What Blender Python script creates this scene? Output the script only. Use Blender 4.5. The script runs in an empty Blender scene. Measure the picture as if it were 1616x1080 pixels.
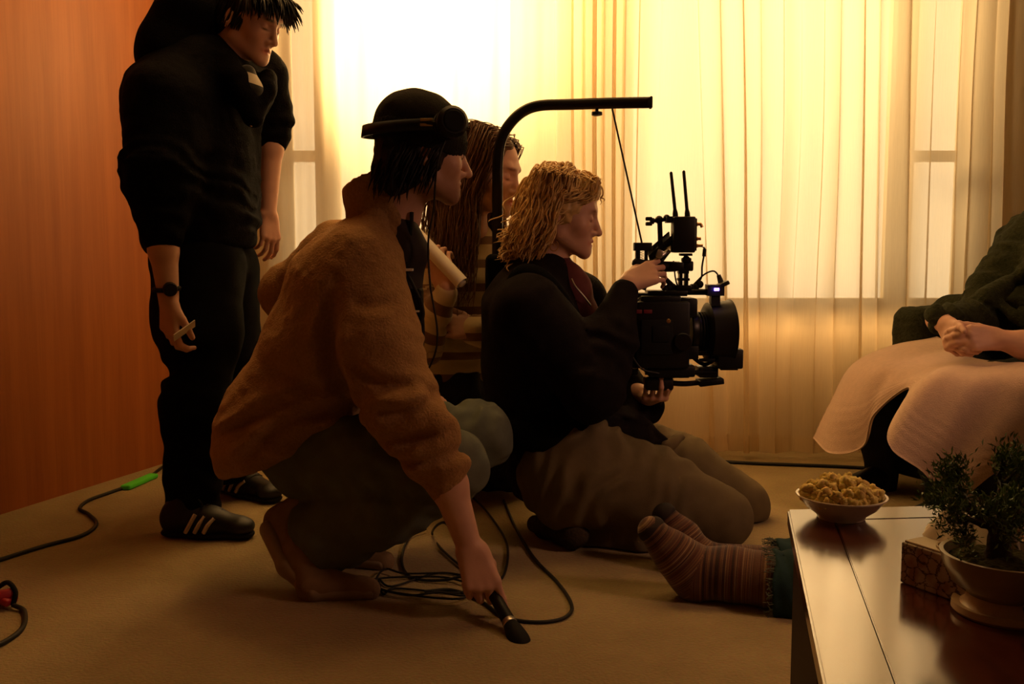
import bpy, bmesh, math, random
import numpy as np
from mathutils import Vector, Matrix
random.seed(7); RNG = np.random.default_rng(7)
SC = bpy.context.scene
COL = SC.collection
# ------------------------------------------------------------------ camera
W, H, LENS = 1616, 1080, 35.0
FP = LENS / 36.0 * W
CAMZ = 0.865
PITCH = math.atan2(151.0, FP)
CP, SP = math.cos(PITCH), math.sin(PITCH)
cam_d = bpy.data.cameras.new('camera'); cam = bpy.data.objects.new('camera', cam_d); COL.objects.link(cam)
cam.location = (0, 0, CAMZ); cam.rotation_euler = (math.pi / 2 - PITCH, 0, 0)
cam_d.lens = LENS; cam_d.sensor_width = 36.0; cam_d.clip_start = 0.02
SC.camera = cam
# ------------------------------------------------------------------ world, lights, exposure
world = bpy.data.worlds.new('world'); SC.world = world; world.use_nodes = True
wb = world.node_tree.nodes['Background']
wb.inputs['Color'].default_value = (1.0, 0.70, 0.36, 1); wb.inputs['Strength'].default_value = 2.1
SC.view_settings.view_transform = 'Standard'; SC.view_settings.look = 'None'
SC.view_settings.exposure = 0.0; SC.view_settings.gamma = 1.0; SC.view_settings.use_curve_mapping = False
SC.cycles.use_denoising = True
SC.cycles.max_bounces = 8; SC.cycles.transparent_max_bounces = 16
SC.cycles.sample_clamp_indirect = 6.0

def light(name, kind, loc, target, power, color, size=None, size_y=None, radius=None, spread=None):
    d = bpy.data.lights.new(name, kind); d.energy = power; d.color = color
    if kind == 'AREA':
        d.shape = 'RECTANGLE'; d.size = size; d.size_y = size_y or size
        if spread: d.spread = spread
    elif radius is not None: d.shadow_soft_size = radius
    o = bpy.data.objects.new(name, d); COL.objects.link(o); o.location = loc
    if target is not None:
        v = Vector(target) - Vector(loc); o.rotation_euler = v.to_track_quat('-Z', 'Y').to_euler()
    return o
WARM = (1.0, 0.62, 0.25)
light('window_lamp', 'POINT', (-0.38, 4.78, 1.82), None, 165, WARM, radius=0.12)
light('outside_softbox', 'AREA', (0.80, 5.0, 1.95), (0.80, 4.1, 1.0), 58, WARM, 2.5, 0.9)
light('lower_curtain_fill', 'AREA', (1.22, 4.128, 0.572), (1.22, 4.0, 0.36), 1.5, (1.0, 0.55, 0.19), 1.5, 0.02)  # added fill, unseen behind the cloth, to brighten the curtain below the sill
light('ceiling_bounce', 'AREA', (0.2, 3.1, 2.44), (0.2, 3.0, 0.0), 12, (1.0, 0.58, 0.21), 2.2, 0.9)
light('wall_top_fill', 'POINT', (-0.62, 3.3, 2.36), None, 17, (1.0, 0.56, 0.19), radius=0.15)  # added unseen source, grades the wooden wall from bright top to darker foot
light('front_fill', 'POINT', (0.7, -0.9, 2.2), None, 0.45, (1.0, 0.5, 0.3), radius=0.18)  # unseen point source added behind the camera as weak frontal fill
light('side_lamp', 'AREA', (2.35, 1.3, 1.75), (0.85, 2.45, 0.5), 3.2, (1.0, 0.5, 0.3), 0.4, 0.4, spread=1.5)

# ------------------------------------------------------------------ projection helpers (pixel + real depth -> point)
def ray(px, py):
    u = (px - W / 2) / FP; v = (H / 2 - py) / FP
    return np.array([u, CP + v * SP, v * CP - SP])
def P(px, py, Y):
    d = ray(px, py); t = Y / d[1]
    return np.array([0, 0, CAMZ]) + d * t
def Z(px, py, z=0.0):
    d = ray(px, py); t = (z - CAMZ) / d[2]
    return np.array([0, 0, CAMZ]) + d * t
def R_(px, Y): return px * Y / FP
def nrm(v):
    v = np.asarray(v, float); return v / (np.linalg.norm(v) + 1e-12)

# ------------------------------------------------------------------ scene bookkeeping
def tag(o, label=None, cat=None, group=None, kind=None):
    if label: o['label'] = label
    if cat: o['category'] = cat
    if group: o['group'] = group
    if kind: o['kind'] = kind
    return o
def thing(name, label, cat, loc=(0, 0, 0), group=None, kind=None):
    o = bpy.data.objects.new(name, None); COL.objects.link(o); o.location = tuple(float(x) for x in loc)
    o.empty_display_size = 0.05
    return tag(o, label, cat, group, kind)
def origin(parent):
    v = np.zeros(3)
    while parent is not None:
        v += np.array(parent.location); parent = parent.parent
    return v
def np_mesh(name, V, F, m=None, parent=None, smooth=True, attrs=None, base=None):
    """link vertices given in world space as one mesh object; attrs: per vertex float or colour"""
    V = np.asarray(V, np.float64)
    off = origin(parent) if parent is not None else (np.asarray(base, float) if base is not None else np.zeros(3))
    me = bpy.data.meshes.new(name)
    F = np.asarray(F, np.int32); n = F.shape[1]
    me.vertices.add(len(V)); me.vertices.foreach_set('co', (V - off).astype(np.float32).ravel())
    me.loops.add(F.size); me.loops.foreach_set('vertex_index', F.ravel())
    me.polygons.add(len(F)); me.polygons.foreach_set('loop_start', np.arange(0, F.size, n, dtype=np.int32))
    me.polygons.foreach_set('loop_total', np.full(len(F), n, np.int32))
    me.update(calc_edges=True); me.validate()
    if smooth: me.polygons.foreach_set('use_smooth', np.ones(len(me.polygons), bool))
    for k, a in (attrs or {}).items():
        a = np.asarray(a, np.float32)
        if a.ndim == 1:
            at = me.attributes.new(k, 'FLOAT', 'POINT'); at.data.foreach_set('value', a)
        else:
            at = me.attributes.new(k, 'FLOAT_COLOR', 'POINT')
            at.data.foreach_set('color', np.concatenate([a, np.ones((len(a), 1), np.float32)], 1).ravel())
    if m: me.materials.append(m)
    o = bpy.data.objects.new(name, me); COL.objects.link(o)
    if parent is not None: o.parent = parent
    elif base is not None: o.location = tuple(base)
    return o
def bm_obj(name, bm, m=None, parent=None, smooth=False, base=None):
    off = origin(parent) if parent is not None else (np.asarray(base, float) if base is not None else np.zeros(3))
    bmesh.ops.recalc_face_normals(bm, faces=bm.faces)
    me = bpy.data.meshes.new(name)
    if np.any(off): bmesh.ops.translate(bm, verts=bm.verts, vec=-Vector(off))
    bm.to_mesh(me); bm.free()
    if smooth:
        me.polygons.foreach_set('use_smooth', np.ones(len(me.polygons), bool))
        try: me.set_sharp_from_angle(angle=math.radians(40))
        except Exception: pass
    if m: me.materials.append(m)
    o = bpy.data.objects.new(name, me); COL.objects.link(o)
    if parent is not None: o.parent = parent
    elif base is not None: o.location = tuple(float(x) for x in base)
    return o
# ------------------------------------------------------------------ hard-surface shapes into a bmesh
def frame_from(d, up=(0, 0, 1)):
    z = nrm(d); x = np.cross(up, z)
    if np.linalg.norm(x) < 1e-4: x = np.cross((1, 0, 0), z)
    x = nrm(x); return np.array([x, np.cross(z, x), z])          # rows are axes
def add_box(bm, c, half, axes=None, bevel=0.0, seg=2):
    t = bmesh.new(); bmesh.ops.create_cube(t, size=2.0)
    bmesh.ops.scale(t, vec=Vector(half), verts=t.verts)
    if bevel > 0: bmesh.ops.bevel(t, geom=list(t.edges), offset=bevel, segments=seg, affect='EDGES', profile=0.5)
    M = Matrix.Identity(4)
    if axes is not None:
        for i in range(3):
            for j in range(3): M[j][i] = axes[i][j]
    M.translation = Vector(c); bmesh.ops.transform(t, matrix=M, verts=t.verts)
    me = bpy.data.meshes.new('tmp'); t.to_mesh(me); t.free(); bm.from_mesh(me); bpy.data.meshes.remove(me)
def pbox(bm, x0, y0, x1, y1, Y, depth, bevel=0.002, axes=None):
    a, b = P(x0, y0, Y), P(x1, y1, Y)
    add_box(bm, (a + b) / 2, (abs(b[0] - a[0]) / 2, depth / 2, abs(b[2] - a[2]) / 2), axes, bevel)
def tube_arrays(pts, rad, seg=10, caps=True, closed=False):
    pts = np.asarray(pts, float); n = len(pts); rad = np.broadcast_to(np.asarray(rad, float), (n,))
    T = np.gradient(pts, axis=0); T /= np.linalg.norm(T, axis=1, keepdims=True) + 1e-12
    x = np.cross(T[0], (0.13, 0.21, 0.97)); x = nrm(x)
    V = []; ang = np.linspace(0, 2 * math.pi, seg, endpoint=False)
    for i in range(n):
        x = nrm(x - T[i] * x.dot(T[i])); y = np.cross(T[i], x)
        V.append(pts[i] + rad[i] * (np.cos(ang)[:, None] * x + np.sin(ang)[:, None] * y))
    V = np.concatenate(V); F = []
    for i in range(n - 1):
        for j in range(seg):
            k = (j + 1) % seg
            F.append((i * seg + j, i * seg + k, (i + 1) * seg + k, (i + 1) * seg + j))
    return V, F
def add_tube(bm, pts, rad, seg=10):
    V, F = tube_arrays(pts, rad, seg)
    vs = [bm.verts.new(v) for v in V]
    for f in F: bm.faces.new([vs[i] for i in f])
    bm.faces.new(vs[:seg][::-1]); bm.faces.new(vs[-seg:])
def add_cyl(bm, a, b, r, r2=None, seg=20, bevel=0.0):
    a, b = np.asarray(a, float), np.asarray(b, float); r2 = r if r2 is None else r2
    if bevel > 0:
        d = nrm(b - a)
        add_tube2(bm, [a, a + d * bevel, b - d * bevel, b], [r - bevel, r, r2, r2 - bevel], seg)
    else: add_tube2(bm, [a, b], [r, r2], seg)
def add_tube2(bm, pts, rad, seg=20):
    """straight axis, explicit radii (no smoothing of the tangent)"""
    pts = np.asarray(pts, float); ax = frame_from(pts[-1] - pts[0]); ang = np.linspace(0, 2 * math.pi, seg, endpoint=False)
    rings = [[bm.verts.new(p + r * (math.cos(t) * ax[0] + math.sin(t) * ax[1])) for t in ang] for p, r in zip(pts, rad)]
    for A, B in zip(rings, rings[1:]):
        for j in range(seg): bm.faces.new((A[j], A[(j + 1) % seg], B[(j + 1) % seg], B[j]))
    bm.faces.new(rings[0][::-1]); bm.faces.new(rings[-1])
def add_ball(bm, c, r, axes=None, sub=2):
    t = bmesh.new(); bmesh.ops.create_icosphere(t, subdivisions=sub, radius=1.0)
    rr = (r, r, r) if np.isscalar(r) else r
    bmesh.ops.scale(t, vec=Vector(rr), verts=t.verts); M = Matrix.Identity(4)
    if axes is not None:
        for i in range(3):
            for j in range(3): M[j][i] = axes[i][j]
    M.translation = Vector(c); bmesh.ops.transform(t, matrix=M, verts=t.verts)
    me = bpy.data.meshes.new('tmp'); t.to_mesh(me); t.free(); bm.from_mesh(me); bpy.data.meshes.remove(me)
def add_lathe(bm, c, prof, seg=48, squash=1.0):
    """prof: (radius, z) pairs; a closed outline makes a solid wall"""
    c = np.asarray(c, float); ang = np.linspace(0, 2 * math.pi, seg, endpoint=False); rings = []
    for r, z in prof:
        if r < 1e-5: rings.append([bm.verts.new(c + np.array([0, 0, z]))])
        else: rings.append([bm.verts.new(c + np.array([r * math.cos(t), r * math.sin(t) * squash, z])) for t in ang])
    for A, B in zip(rings, rings[1:]):
        for j in range(seg):
            k = (j + 1) % seg
            if len(A) == 1 and len(B) == 1: continue
            if len(A) == 1: bm.faces.new((A[0], B[j], B[k]))
            elif len(B) == 1: bm.faces.new((A[j], A[k], B[0]))
            else: bm.faces.new((A[j], A[k], B[k], B[j]))
def add_prism(bm, poly, z0, z1):
    lo = [bm.verts.new((p[0], p[1], z0)) for p in poly]; hi = [bm.verts.new((p[0], p[1], z1)) for p in poly]
    bm.faces.new(lo[::-1]); bm.faces.new(hi); n = len(poly)
    for i in range(n): bm.faces.new((lo[i], lo[(i + 1) % n], hi[(i + 1) % n], hi[i]))
def spline(pts, n=8, closed=False):
    """Catmull-Rom through pts"""
    p = np.asarray(pts, float); q = np.concatenate([[2 * p[0] - p[1]], p, [2 * p[-1] - p[-2]]]); out = []
    for i in range(len(p) - 1):
        a, b, c, d = q[i:i + 4]
        for t in np.linspace(0, 1, n, endpoint=False):
            out.append(0.5 * (2 * b + (c - a) * t + (2 * a - 5 * b + 4 * c - d) * t * t + (3 * b - a - 3 * c + d) * t ** 3))
    out.append(p[-1]); return np.array(out)
# ------------------------------------------------------------------ noise
def _hash(ix, iy, iz):
    n = (ix * 374761393 + iy * 668265263 + iz * 2147483647 * 7 + iz * 1274126177) & 0xffffffff
    n = ((n ^ (n >> 13)) * 1274126177) & 0xffffffff
    return ((n ^ (n >> 16)) & 0xffff) / 32767.5 - 1.0
def noise3(p):
    p = np.asarray(p, np.float64); i = np.floor(p).astype(np.int64); f = p - i; f = f * f * (3 - 2 * f)
    r = 0
    for dx in (0, 1):
        for dy in (0, 1):
            for dz in (0, 1):
                w = (f[:, 0] if dx else 1 - f[:, 0]) * (f[:, 1] if dy else 1 - f[:, 1]) * (f[:, 2] if dz else 1 - f[:, 2])
                r = r + w * _hash(i[:, 0] + dx, i[:, 1] + dy, i[:, 2] + dz)
    return r
# ------------------------------------------------------------------ signed-distance modelling: one smooth closed surface per part
class SDF:
    def __init__(s): s.ops = []; s.lo = np.full(3, 1e9); s.hi = np.full(3, -1e9)
    def _push(s, op, f, lo, hi, k):
        lo, hi = np.asarray(lo), np.asarray(hi)
        if op == 'add': s.lo = np.minimum(s.lo, lo); s.hi = np.maximum(s.hi, hi)
        s.ops.append((op, f, lo, hi, k)); return s
    def cap(s, a, b, ra, rb=None, k=0.02, op='add', flat=None, sq=1.0):
        a, b = np.asarray(a, float), np.asarray(b, float); rb = ra if rb is None else rb
        w = None if flat is None else nrm(flat); m = max(ra, rb) * max(1.0, sq)
        def f(p):
            d = p - a; ab = b - a
            if w is not None:
                d = d + np.outer(d @ w, w) * (1 / sq - 1); ab = ab + w * (ab @ w) * (1 / sq - 1)
            t = np.clip(d @ ab / (ab @ ab + 1e-12), 0, 1)
            q = np.linalg.norm(d - t[:, None] * ab, axis=1) - (ra + (rb - ra) * t)
            return q * min(1.0, sq) if w is not None and sq < 1 else q
        return s._push(op, f, np.minimum(a, b) - m, np.maximum(a, b) + m, k)
    def chain(s, pts, rad, k=0.02, op='add', flat=None, sq=1.0):
        for i in range(len(pts) - 1): s.cap(pts[i], pts[i + 1], rad[i], rad[i + 1], k, op, flat, sq)
        return s
    def ell(s, c, r, axes=None, k=0.02, op='add'):
        c = np.asarray(c, float); r = np.asarray(r, float) if not np.isscalar(r) else np.full(3, float(r))
        A = np.eye(3) if axes is None else np.asarray(axes, float); m = r.max()
        def f(p):
            q = (p - c) @ A.T
            k0 = np.linalg.norm(q / r, axis=1); k1 = np.linalg.norm(q / (r * r), axis=1)
            return k0 * (k0 - 1.0) / (k1 + 1e-9)
        return s._push(op, f, c - m, c + m, k)
    def box(s, c, half, axes=None, rnd=0.01, k=0.01, op='add'):
        c = np.asarray(c, float); hb = np.asarray(half, float) - rnd; A = np.eye(3) if axes is None else np.asarray(axes, float)
        m = np.linalg.norm(half)
        def f(p):
            q = np.abs((p - c) @ A.T) - hb
            return np.linalg.norm(np.maximum(q, 0), axis=1) + np.minimum(q.max(1), 0) - rnd
        return s._push(op, f, c - m, c + m, k)
    def cut(s, p0, n, k=0.004):
        """drop everything on the side n points to"""
        p0 = np.asarray(p0, float); n = nrm(n)
        s.ops.append(('cut', lambda p: (p - p0) @ n, None, None, k)); return s
    def disp(s, fn, band=0.03):
        s.ops.append(('disp', fn, None, None, band)); return s
    def shell(s, t):
        s.ops.append(('shell', t, None, None, 0)); return s
    def build(s, h=0.006):
        lo = s.lo - 4 * h; n = np.ceil((s.hi + 4 * h - lo) / h).astype(int) + 1
        D = np.full(n, 0.5, np.float32); ax = [lo[i] + h * np.arange(n[i]) for i in range(3)]
        def pts(sl):
            g = np.meshgrid(ax[0][sl[0]], ax[1][sl[1]], ax[2][sl[2]], indexing='ij')
            return np.stack([x.ravel() for x in g], 1)
        for op, f, a, b, k in s.ops:
            if op in ('add', 'sub'):
                mg = max(k, 0) + 3 * h
                i0 = np.clip(np.floor((a - mg - lo) / h).astype(int), 0, n); i1 = np.clip(np.ceil((b + mg - lo) / h).astype(int) + 1, 0, n)
                if np.any(i1 <= i0): continue
                sl = tuple(slice(x, y) for x, y in zip(i0, i1)); d0 = D[sl]; d = f(pts(sl)).reshape(d0.shape)
                kk = max(k, 1e-6)
                if op == 'add':
                    t = np.clip(0.5 + 0.5 * (d0 - d) / kk, 0, 1); D[sl] = d0 * (1 - t) + d * t - kk * t * (1 - t)
                else:
                    t = np.clip(0.5 - 0.5 * (d0 + d) / kk, 0, 1); D[sl] = d0 * (1 - t) - d * t + kk * t * (1 - t)
            elif op == 'cut':
                m = np.nonzero(D < 4 * h + k)
                p = np.stack([ax[i][m[i]] for i in range(3)], 1); d = f(p); d0 = D[m]; kk = k
                t = np.clip(0.5 + 0.5 * (d - d0) / kk, 0, 1); D[m] = d0 * (1 - t) + d * t + kk * t * (1 - t)
            elif op == 'disp':
                m = np.nonzero(np.abs(D) < k)
                p = np.stack([ax[i][m[i]] for i in range(3)], 1); D[m] = D[m] + f(p)
            elif op == 'shell':
                D = np.maximum(D, -(D + f))
        D[[0, -1]] = 0.5; D[:, [0, -1]] = 0.5; D[:, :, [0, -1]] = 0.5
        return surface_nets(D, lo, h)
def surface_nets(D, lo, h):
    S = D < 0; c = np.zeros(tuple(x - 1 for x in D.shape), np.uint8)
    cor = [(i, j, k) for i in (0, 1) for j in (0, 1) for k in (0, 1)]
    for i, j, k in cor: c += S[i:S.shape[0] - 1 + i, j:S.shape[1] - 1 + j, k:S.shape[2] - 1 + k]
    cells = np.argwhere((c > 0) & (c < 8)); ids = np.full(c.shape, -1, np.int32); ids[tuple(cells.T)] = np.arange(len(cells))
    val = {q: D[cells[:, 0] + q[0], cells[:, 1] + q[1], cells[:, 2] + q[2]] for q in cor}
    pos = np.zeros((len(cells), 3)); cnt = np.zeros(len(cells))
    for a in cor:
        for x in range(3):
            if a[x] == 0:
                b = list(a); b[x] = 1; b = tuple(b); da, db = val[a], val[b]; m = (da < 0) != (db < 0)
                t = np.where(m, da / np.where(m, da - db, 1), 0)
                for y in range(3): pos[:, y] += np.where(m, a[y] + (t if y == x else 0), 0)
                cnt += m
    V = lo + h * (cells + pos / np.maximum(cnt, 1)[:, None]); F = []
    for x in range(3):
        y, z = (x + 1) % 3, (x + 2) % 3
        sl0 = [slice(None)] * 3; sl1 = [slice(None)] * 3; sl0[x] = slice(0, -1); sl1[x] = slice(1, None)
        A, B = S[tuple(sl0)], S[tuple(sl1)]; e = np.argwhere(A != B)
        e = e[(e[:, y] > 0) & (e[:, z] > 0)]
        if not len(e): continue
        def cid(dy, dz):
            q = e.copy(); q[:, y] -= dy; q[:, z] -= dz; return ids[q[:, 0], q[:, 1], q[:, 2]]
        quad = np.stack([cid(1, 1), cid(0, 1), cid(0, 0), cid(1, 0)], 1)
        ins = A[tuple(e.T)]
        quad[~ins] = quad[~ins][:, ::-1]; F.append(quad)
    F = np.concatenate(F); F = F[(F >= 0).all(1)]
    return V, F
def mesh_normals(V, F):
    fn = np.cross(V[F[:, 2]] - V[F[:, 0]], V[F[:, 3]] - V[F[:, 1]]); N = np.zeros_like(V)
    for i in range(4): np.add.at(N, F[:, i], fn)
    return N / (np.linalg.norm(N, axis=1, keepdims=True) + 1e-12)
def arc_param(V, path):
    """distance along the nearest leg of a polyline"""
    best = np.full(len(V), 1e9); out = np.zeros(len(V)); s0 = 0
    for a, b in zip(path, path[1:]):
        a, b = np.asarray(a), np.asarray(b); L = np.linalg.norm(b - a); t = np.clip((V - a) @ (b - a) / L ** 2, 0, 1)
        d = np.linalg.norm(V - a - t[:, None] * (b - a), axis=1); m = d < best
        tt = (V - a) @ (b - a) / L
        best[m] = d[m]; out[m] = s0 + tt[m]; s0 += L
    return out
def folds(path, lam, amp, seed=0, window=None):
    """cloth wrinkles across a limb: a displacement along its length, broken up by noise"""
    path = [np.asarray(p) for p in path]
    def f(p):
        t = arc_param(p, path); n = noise3(p * 9 + seed * 7.3); w = 1.0
        if window is not None: w = np.exp(-((t - window[0]) / window[1]) ** 2)
        return amp * w * np.sin(2 * math.pi * t / lam + 5.5 * n + seed) * (0.45 + 0.55 * noise3(p * 14 + seed))
    return f
def crease(pts, Y, width, depth):
    """a long cloth crease pressed into the side that faces the room"""
    seg = [P(x, y, Y)[[0, 2]] for x, y in pts]
    def f(p):
        q = p[:, [0, 2]]; d = np.full(len(p), 9.0); tt = np.zeros(len(p))
        for k, (a, b) in enumerate(zip(seg, seg[1:])):
            t = np.clip((q - a) @ (b - a) / ((b - a) @ (b - a)), 0, 1); e = np.linalg.norm(q - a - t[:, None] * (b - a), axis=1); m = e < d
            d[m] = e[m]; tt[m] = (k + t[m]) / (len(seg) - 1)
        w = np.sin(np.clip(tt, .04, .96) * math.pi) ** .6
        return (p[:, 1] < Y) * depth * w * (np.exp(-(d / width) ** 2) - .5 * np.exp(-((d - 1.9 * width) / width) ** 2))
    return f
def rumple(freq, amp, seed=0, stretch=(1, 1, 1)):
    st = np.asarray(stretch)
    return lambda p: amp * (noise3(p * freq * st + seed) + 0.5 * noise3(p * freq * 2.1 * st + seed + 5))
# ------------------------------------------------------------------ materials
def new_mat(name):
    m = bpy.data.materials.new(name); m.use_nodes = True; nt = m.node_tree
    return m, nt, nt.nodes['Principled BSDF']
def N(nt, typ, **kw):
    n = nt.nodes.new(typ)
    for k, v in kw.items():
        if k.startswith('i_'): n.inputs[k[2:].replace('_', ' ')].default_value = v
        else: setattr(n, k, v)
    return n
def c4(c): return (c[0], c[1], c[2], 1)
def simple(name, col, rough=0.6, metal=0.0, spec=0.5, var=0.12, scale=30, bump=0.0, bscale=200, sheen=0.0, coat=0.0, attr=None, stretch=None):
    """procedural base: colour broken up by noise, optional bump"""
    m, nt, b = new_mat(name); L = nt.links.new
    b.inputs['Roughness'].default_value = rough; b.inputs['Metallic'].default_value = metal
    b.inputs['Specular IOR Level'].default_value = spec
    if sheen: b.inputs['Sheen Weight'].default_value = sheen; b.inputs['Sheen Roughness'].default_value = 0.5; b.inputs['Sheen Tint'].default_value = c4([min(1, x * 2 + .1) for x in col])
    if coat: b.inputs['Coat Weight'].default_value = coat; b.inputs['Coat Roughness'].default_value = 0.1
    tc = N(nt, 'ShaderNodeTexCoord'); src = tc.outputs['Object']
    if stretch:
        mp = N(nt, 'ShaderNodeMapping'); mp.inputs['Scale'].default_value = stretch; L(src, mp.inputs['Vector']); src = mp.outputs['Vector']
    nz = N(nt, 'ShaderNodeTexNoise', i_Scale=scale, i_Detail=4.0); L(src, nz.inputs['Vector'])
    mix = N(nt, 'ShaderNodeMix', data_type='RGBA')
    lo = [max(0, x * (1 - var * 2)) for x in col]; hi = [min(1, x * (1 + var * 2)) for x in col]
    L(nz.outputs['Fac'], mix.inputs['Factor']); mix.inputs['A'].default_value = c4(lo); mix.inputs['B'].default_value = c4(hi)
    out = mix.outputs['Result']
    if attr:
        at = N(nt, 'ShaderNodeAttribute', attribute_name=attr); mu = N(nt, 'ShaderNodeMix', data_type='RGBA', blend_type='MULTIPLY')
        mu.inputs['Factor'].default_value = 1.0; L(out, mu.inputs['A']); L(at.outputs['Color'], mu.inputs['B']); out = mu.outputs['Result']
    L(out, b.inputs['Base Color'])
    if bump:
        n2 = N(nt, 'ShaderNodeTexNoise', i_Scale=bscale, i_Detail=3.0); L(src, n2.inputs['Vector'])
        bp = N(nt, 'ShaderNodeBump', i_Strength=bump, i_Distance=0.004); L(n2.outputs['Fac'], bp.inputs['Height']); L(bp.outputs['Normal'], b.inputs['Normal'])
    return m
def striped(name, cols, lam, jitter=0.0, rough=0.85, bump=0.3, bscale=350, sheen=0.3):
    """bands of cloth along the vertex attribute 'along'; cols: (position 0..1, colour)"""
    m, nt, b = new_mat(name); L = nt.links.new
    b.inputs['Roughness'].default_value = rough; b.inputs['Sheen Weight'].default_value = sheen; b.inputs['Specular IOR Level'].default_value = 0.2
    at = N(nt, 'ShaderNodeAttribute', attribute_name='along')
    dv = N(nt, 'ShaderNodeMath', operation='DIVIDE'); L(at.outputs['Fac'], dv.inputs[0]); dv.inputs[1].default_value = lam
    if jitter:
        cb = N(nt, 'ShaderNodeTexNoise', noise_dimensions='1D', i_Scale=jitter, i_Detail=2.0); L(dv.outputs[0], cb.inputs['W'])
        src = cb.outputs['Fac']
        mr = N(nt, 'ShaderNodeMapRange'); mr.inputs['From Min'].default_value = 0.3; mr.inputs['From Max'].default_value = 0.7; L(src, mr.inputs['Value']); src = mr.outputs['Result']
    else:
        fr = N(nt, 'ShaderNodeMath', operation='FRACT'); L(dv.outputs[0], fr.inputs[0]); src = fr.outputs[0]
    rp = N(nt, 'ShaderNodeValToRGB'); rp.color_ramp.interpolation = 'CONSTANT' if not jitter else 'LINEAR'
    el = rp.color_ramp.elements
    while len(el) > 1: el.remove(el[-1])
    el[0].position = cols[0][0]; el[0].color = c4(cols[0][1])
    for p, c in cols[1:]:
        e = el.new(p); e.color = c4(c)
    L(src, rp.inputs['Fac']); L(rp.outputs['Color'], b.inputs['Base Color'])
    tc = N(nt, 'ShaderNodeTexCoord'); n2 = N(nt, 'ShaderNodeTexNoise', i_Scale=bscale); L(tc.outputs['Object'], n2.inputs['Vector'])
    bp = N(nt, 'ShaderNodeBump', i_Strength=bump, i_Distance=0.003); L(n2.outputs['Fac'], bp.inputs['Height']); L(bp.outputs['Normal'], b.inputs['Normal'])
    return m
def emis(name, col, strength):
    m, nt, b = new_mat(name); b.inputs['Base Color'].default_value = c4(col)
    b.inputs['Emission Color'].default_value = c4(col); b.inputs['Emission Strength'].default_value = strength; return m

M = {}
M['skin'] = simple('skin', (0.62, 0.36, 0.27), 0.5, spec=0.35, var=0.06, scale=25, bump=0.06, bscale=300, attr='tint')
M['skin'].node_tree.nodes['Principled BSDF'].inputs['Subsurface Weight'].default_value = 0.08
M['skin'].node_tree.nodes['Principled BSDF'].inputs['Subsurface Radius'].default_value = (0.01, 0.004, 0.002)
M['fleece'] = simple('tan_fleece', (0.35, 0.195, 0.082), 0.95, spec=0.1, var=0.16, scale=140, bump=0.9, bscale=190, sheen=0.35)
M['lining'] = simple('dark_lining', (0.03, 0.022, 0.02), 0.7, spec=0.2)
M['denim'] = simple('washed_denim', (0.13, 0.145, 0.115), 0.9, spec=0.15, var=0.2, scale=18, bump=0.25, bscale=500)
M['dkdenim'] = simple('dark_denim', (0.022, 0.026, 0.03), 0.9, spec=0.12, var=0.25, scale=25, bump=0.3, bscale=500)
M['tealdenim'] = simple('teal_denim', (0.018, 0.042, 0.045), 0.9, spec=0.12, var=0.3, scale=25, bump=0.3, bscale=500)
M['black_cloth'] = simple('black_cotton', (0.005, 0.005, 0.006), 0.95, spec=0.05, var=0.3, scale=30, bump=0.3, bscale=400)
M['black_knit'] = simple('black_fleece', (0.005, 0.0045, 0.0055), 0.95, spec=0.04, var=0.3, scale=60, bump=0.6, bscale=220)
M['corduroy'] = simple('dark_jacket_cloth', (0.011, 0.008, 0.009), 0.9, spec=0.08, var=0.3, scale=30, bump=0.3, bscale=300)
M['khaki'] = simple('khaki_cotton', (0.15, 0.115, 0.062), 0.9, spec=0.12, var=0.16, scale=14, bump=0.25, bscale=450)
M['beanie'] = simple('black_beanie_knit', (0.018, 0.016, 0.012), 0.95, spec=0.08, var=0.2, scale=80, bump=0.5, bscale=260, sheen=0.15)
M['black_hair'] = simple('black_hair', (0.008, 0.006, 0.005), 0.5, spec=0.3, var=0.3, scale=60)
M['brown_hair'] = simple('brown_hair', (0.14, 0.066, 0.03), 0.45, spec=0.3, var=0.35, scale=60, stretch=(3, 3, 0.5))
M['blond_hair'] = simple('blond_hair', (0.66, 0.42, 0.18), 0.45, spec=0.3, var=0.3, scale=60)
M['suede'] = simple('beige_suede', (0.3, 0.2, 0.11), 0.9, spec=0.1, var=0.12, scale=40, bump=0.3, bscale=300)
M['sole'] = simple('pale_rubber', (0.36, 0.27, 0.17), 0.8, spec=0.2, var=0.1)
M['shoe_black'] = simple('black_leather', (0.009, 0.008, 0.008), 0.5, spec=0.35, var=0.2)
M['shoe_white'] = simple('white_leather', (0.6, 0.5, 0.42), 0.6, spec=0.3, var=0.08)
M['plastic'] = simple('black_plastic', (0.006, 0.0055, 0.006), 0.45, spec=0.28, var=0.2)
M['rubber'] = simple('black_rubber', (0.007, 0.007, 0.007), 0.75, spec=0.25, var=0.2)
M['blackmetal'] = simple('black_anodised_metal', (0.009, 0.008, 0.008), 0.35, metal=0.3, spec=0.35, var=0.2)
M['steel'] = simple('bright_steel', (0.6, 0.55, 0.48), 0.3, metal=0.9, var=0.05)
M['brass'] = simple('brass', (0.62, 0.36, 0.14), 0.35, metal=0.9, var=0.08)
M['gold'] = simple('gold_print', (0.55, 0.42, 0.2), 0.4, metal=0.3, var=0.05)
M['glass'] = simple('dark_lens_glass', (0.01, 0.01, 0.015), 0.05, spec=0.8, var=0.1)
M['paper'] = simple('white_paper', (0.72, 0.66, 0.55), 0.8, spec=0.2, var=0.04)
M['ceramic'] = simple('white_ceramic', (0.72, 0.64, 0.55), 0.25, spec=0.5, var=0.03, coat=0.3)
M['potglaze'] = simple('olive_cream_glaze', (0.36, 0.3, 0.18), 0.3, spec=0.45, var=0.12, scale=18, coat=0.2)
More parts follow.
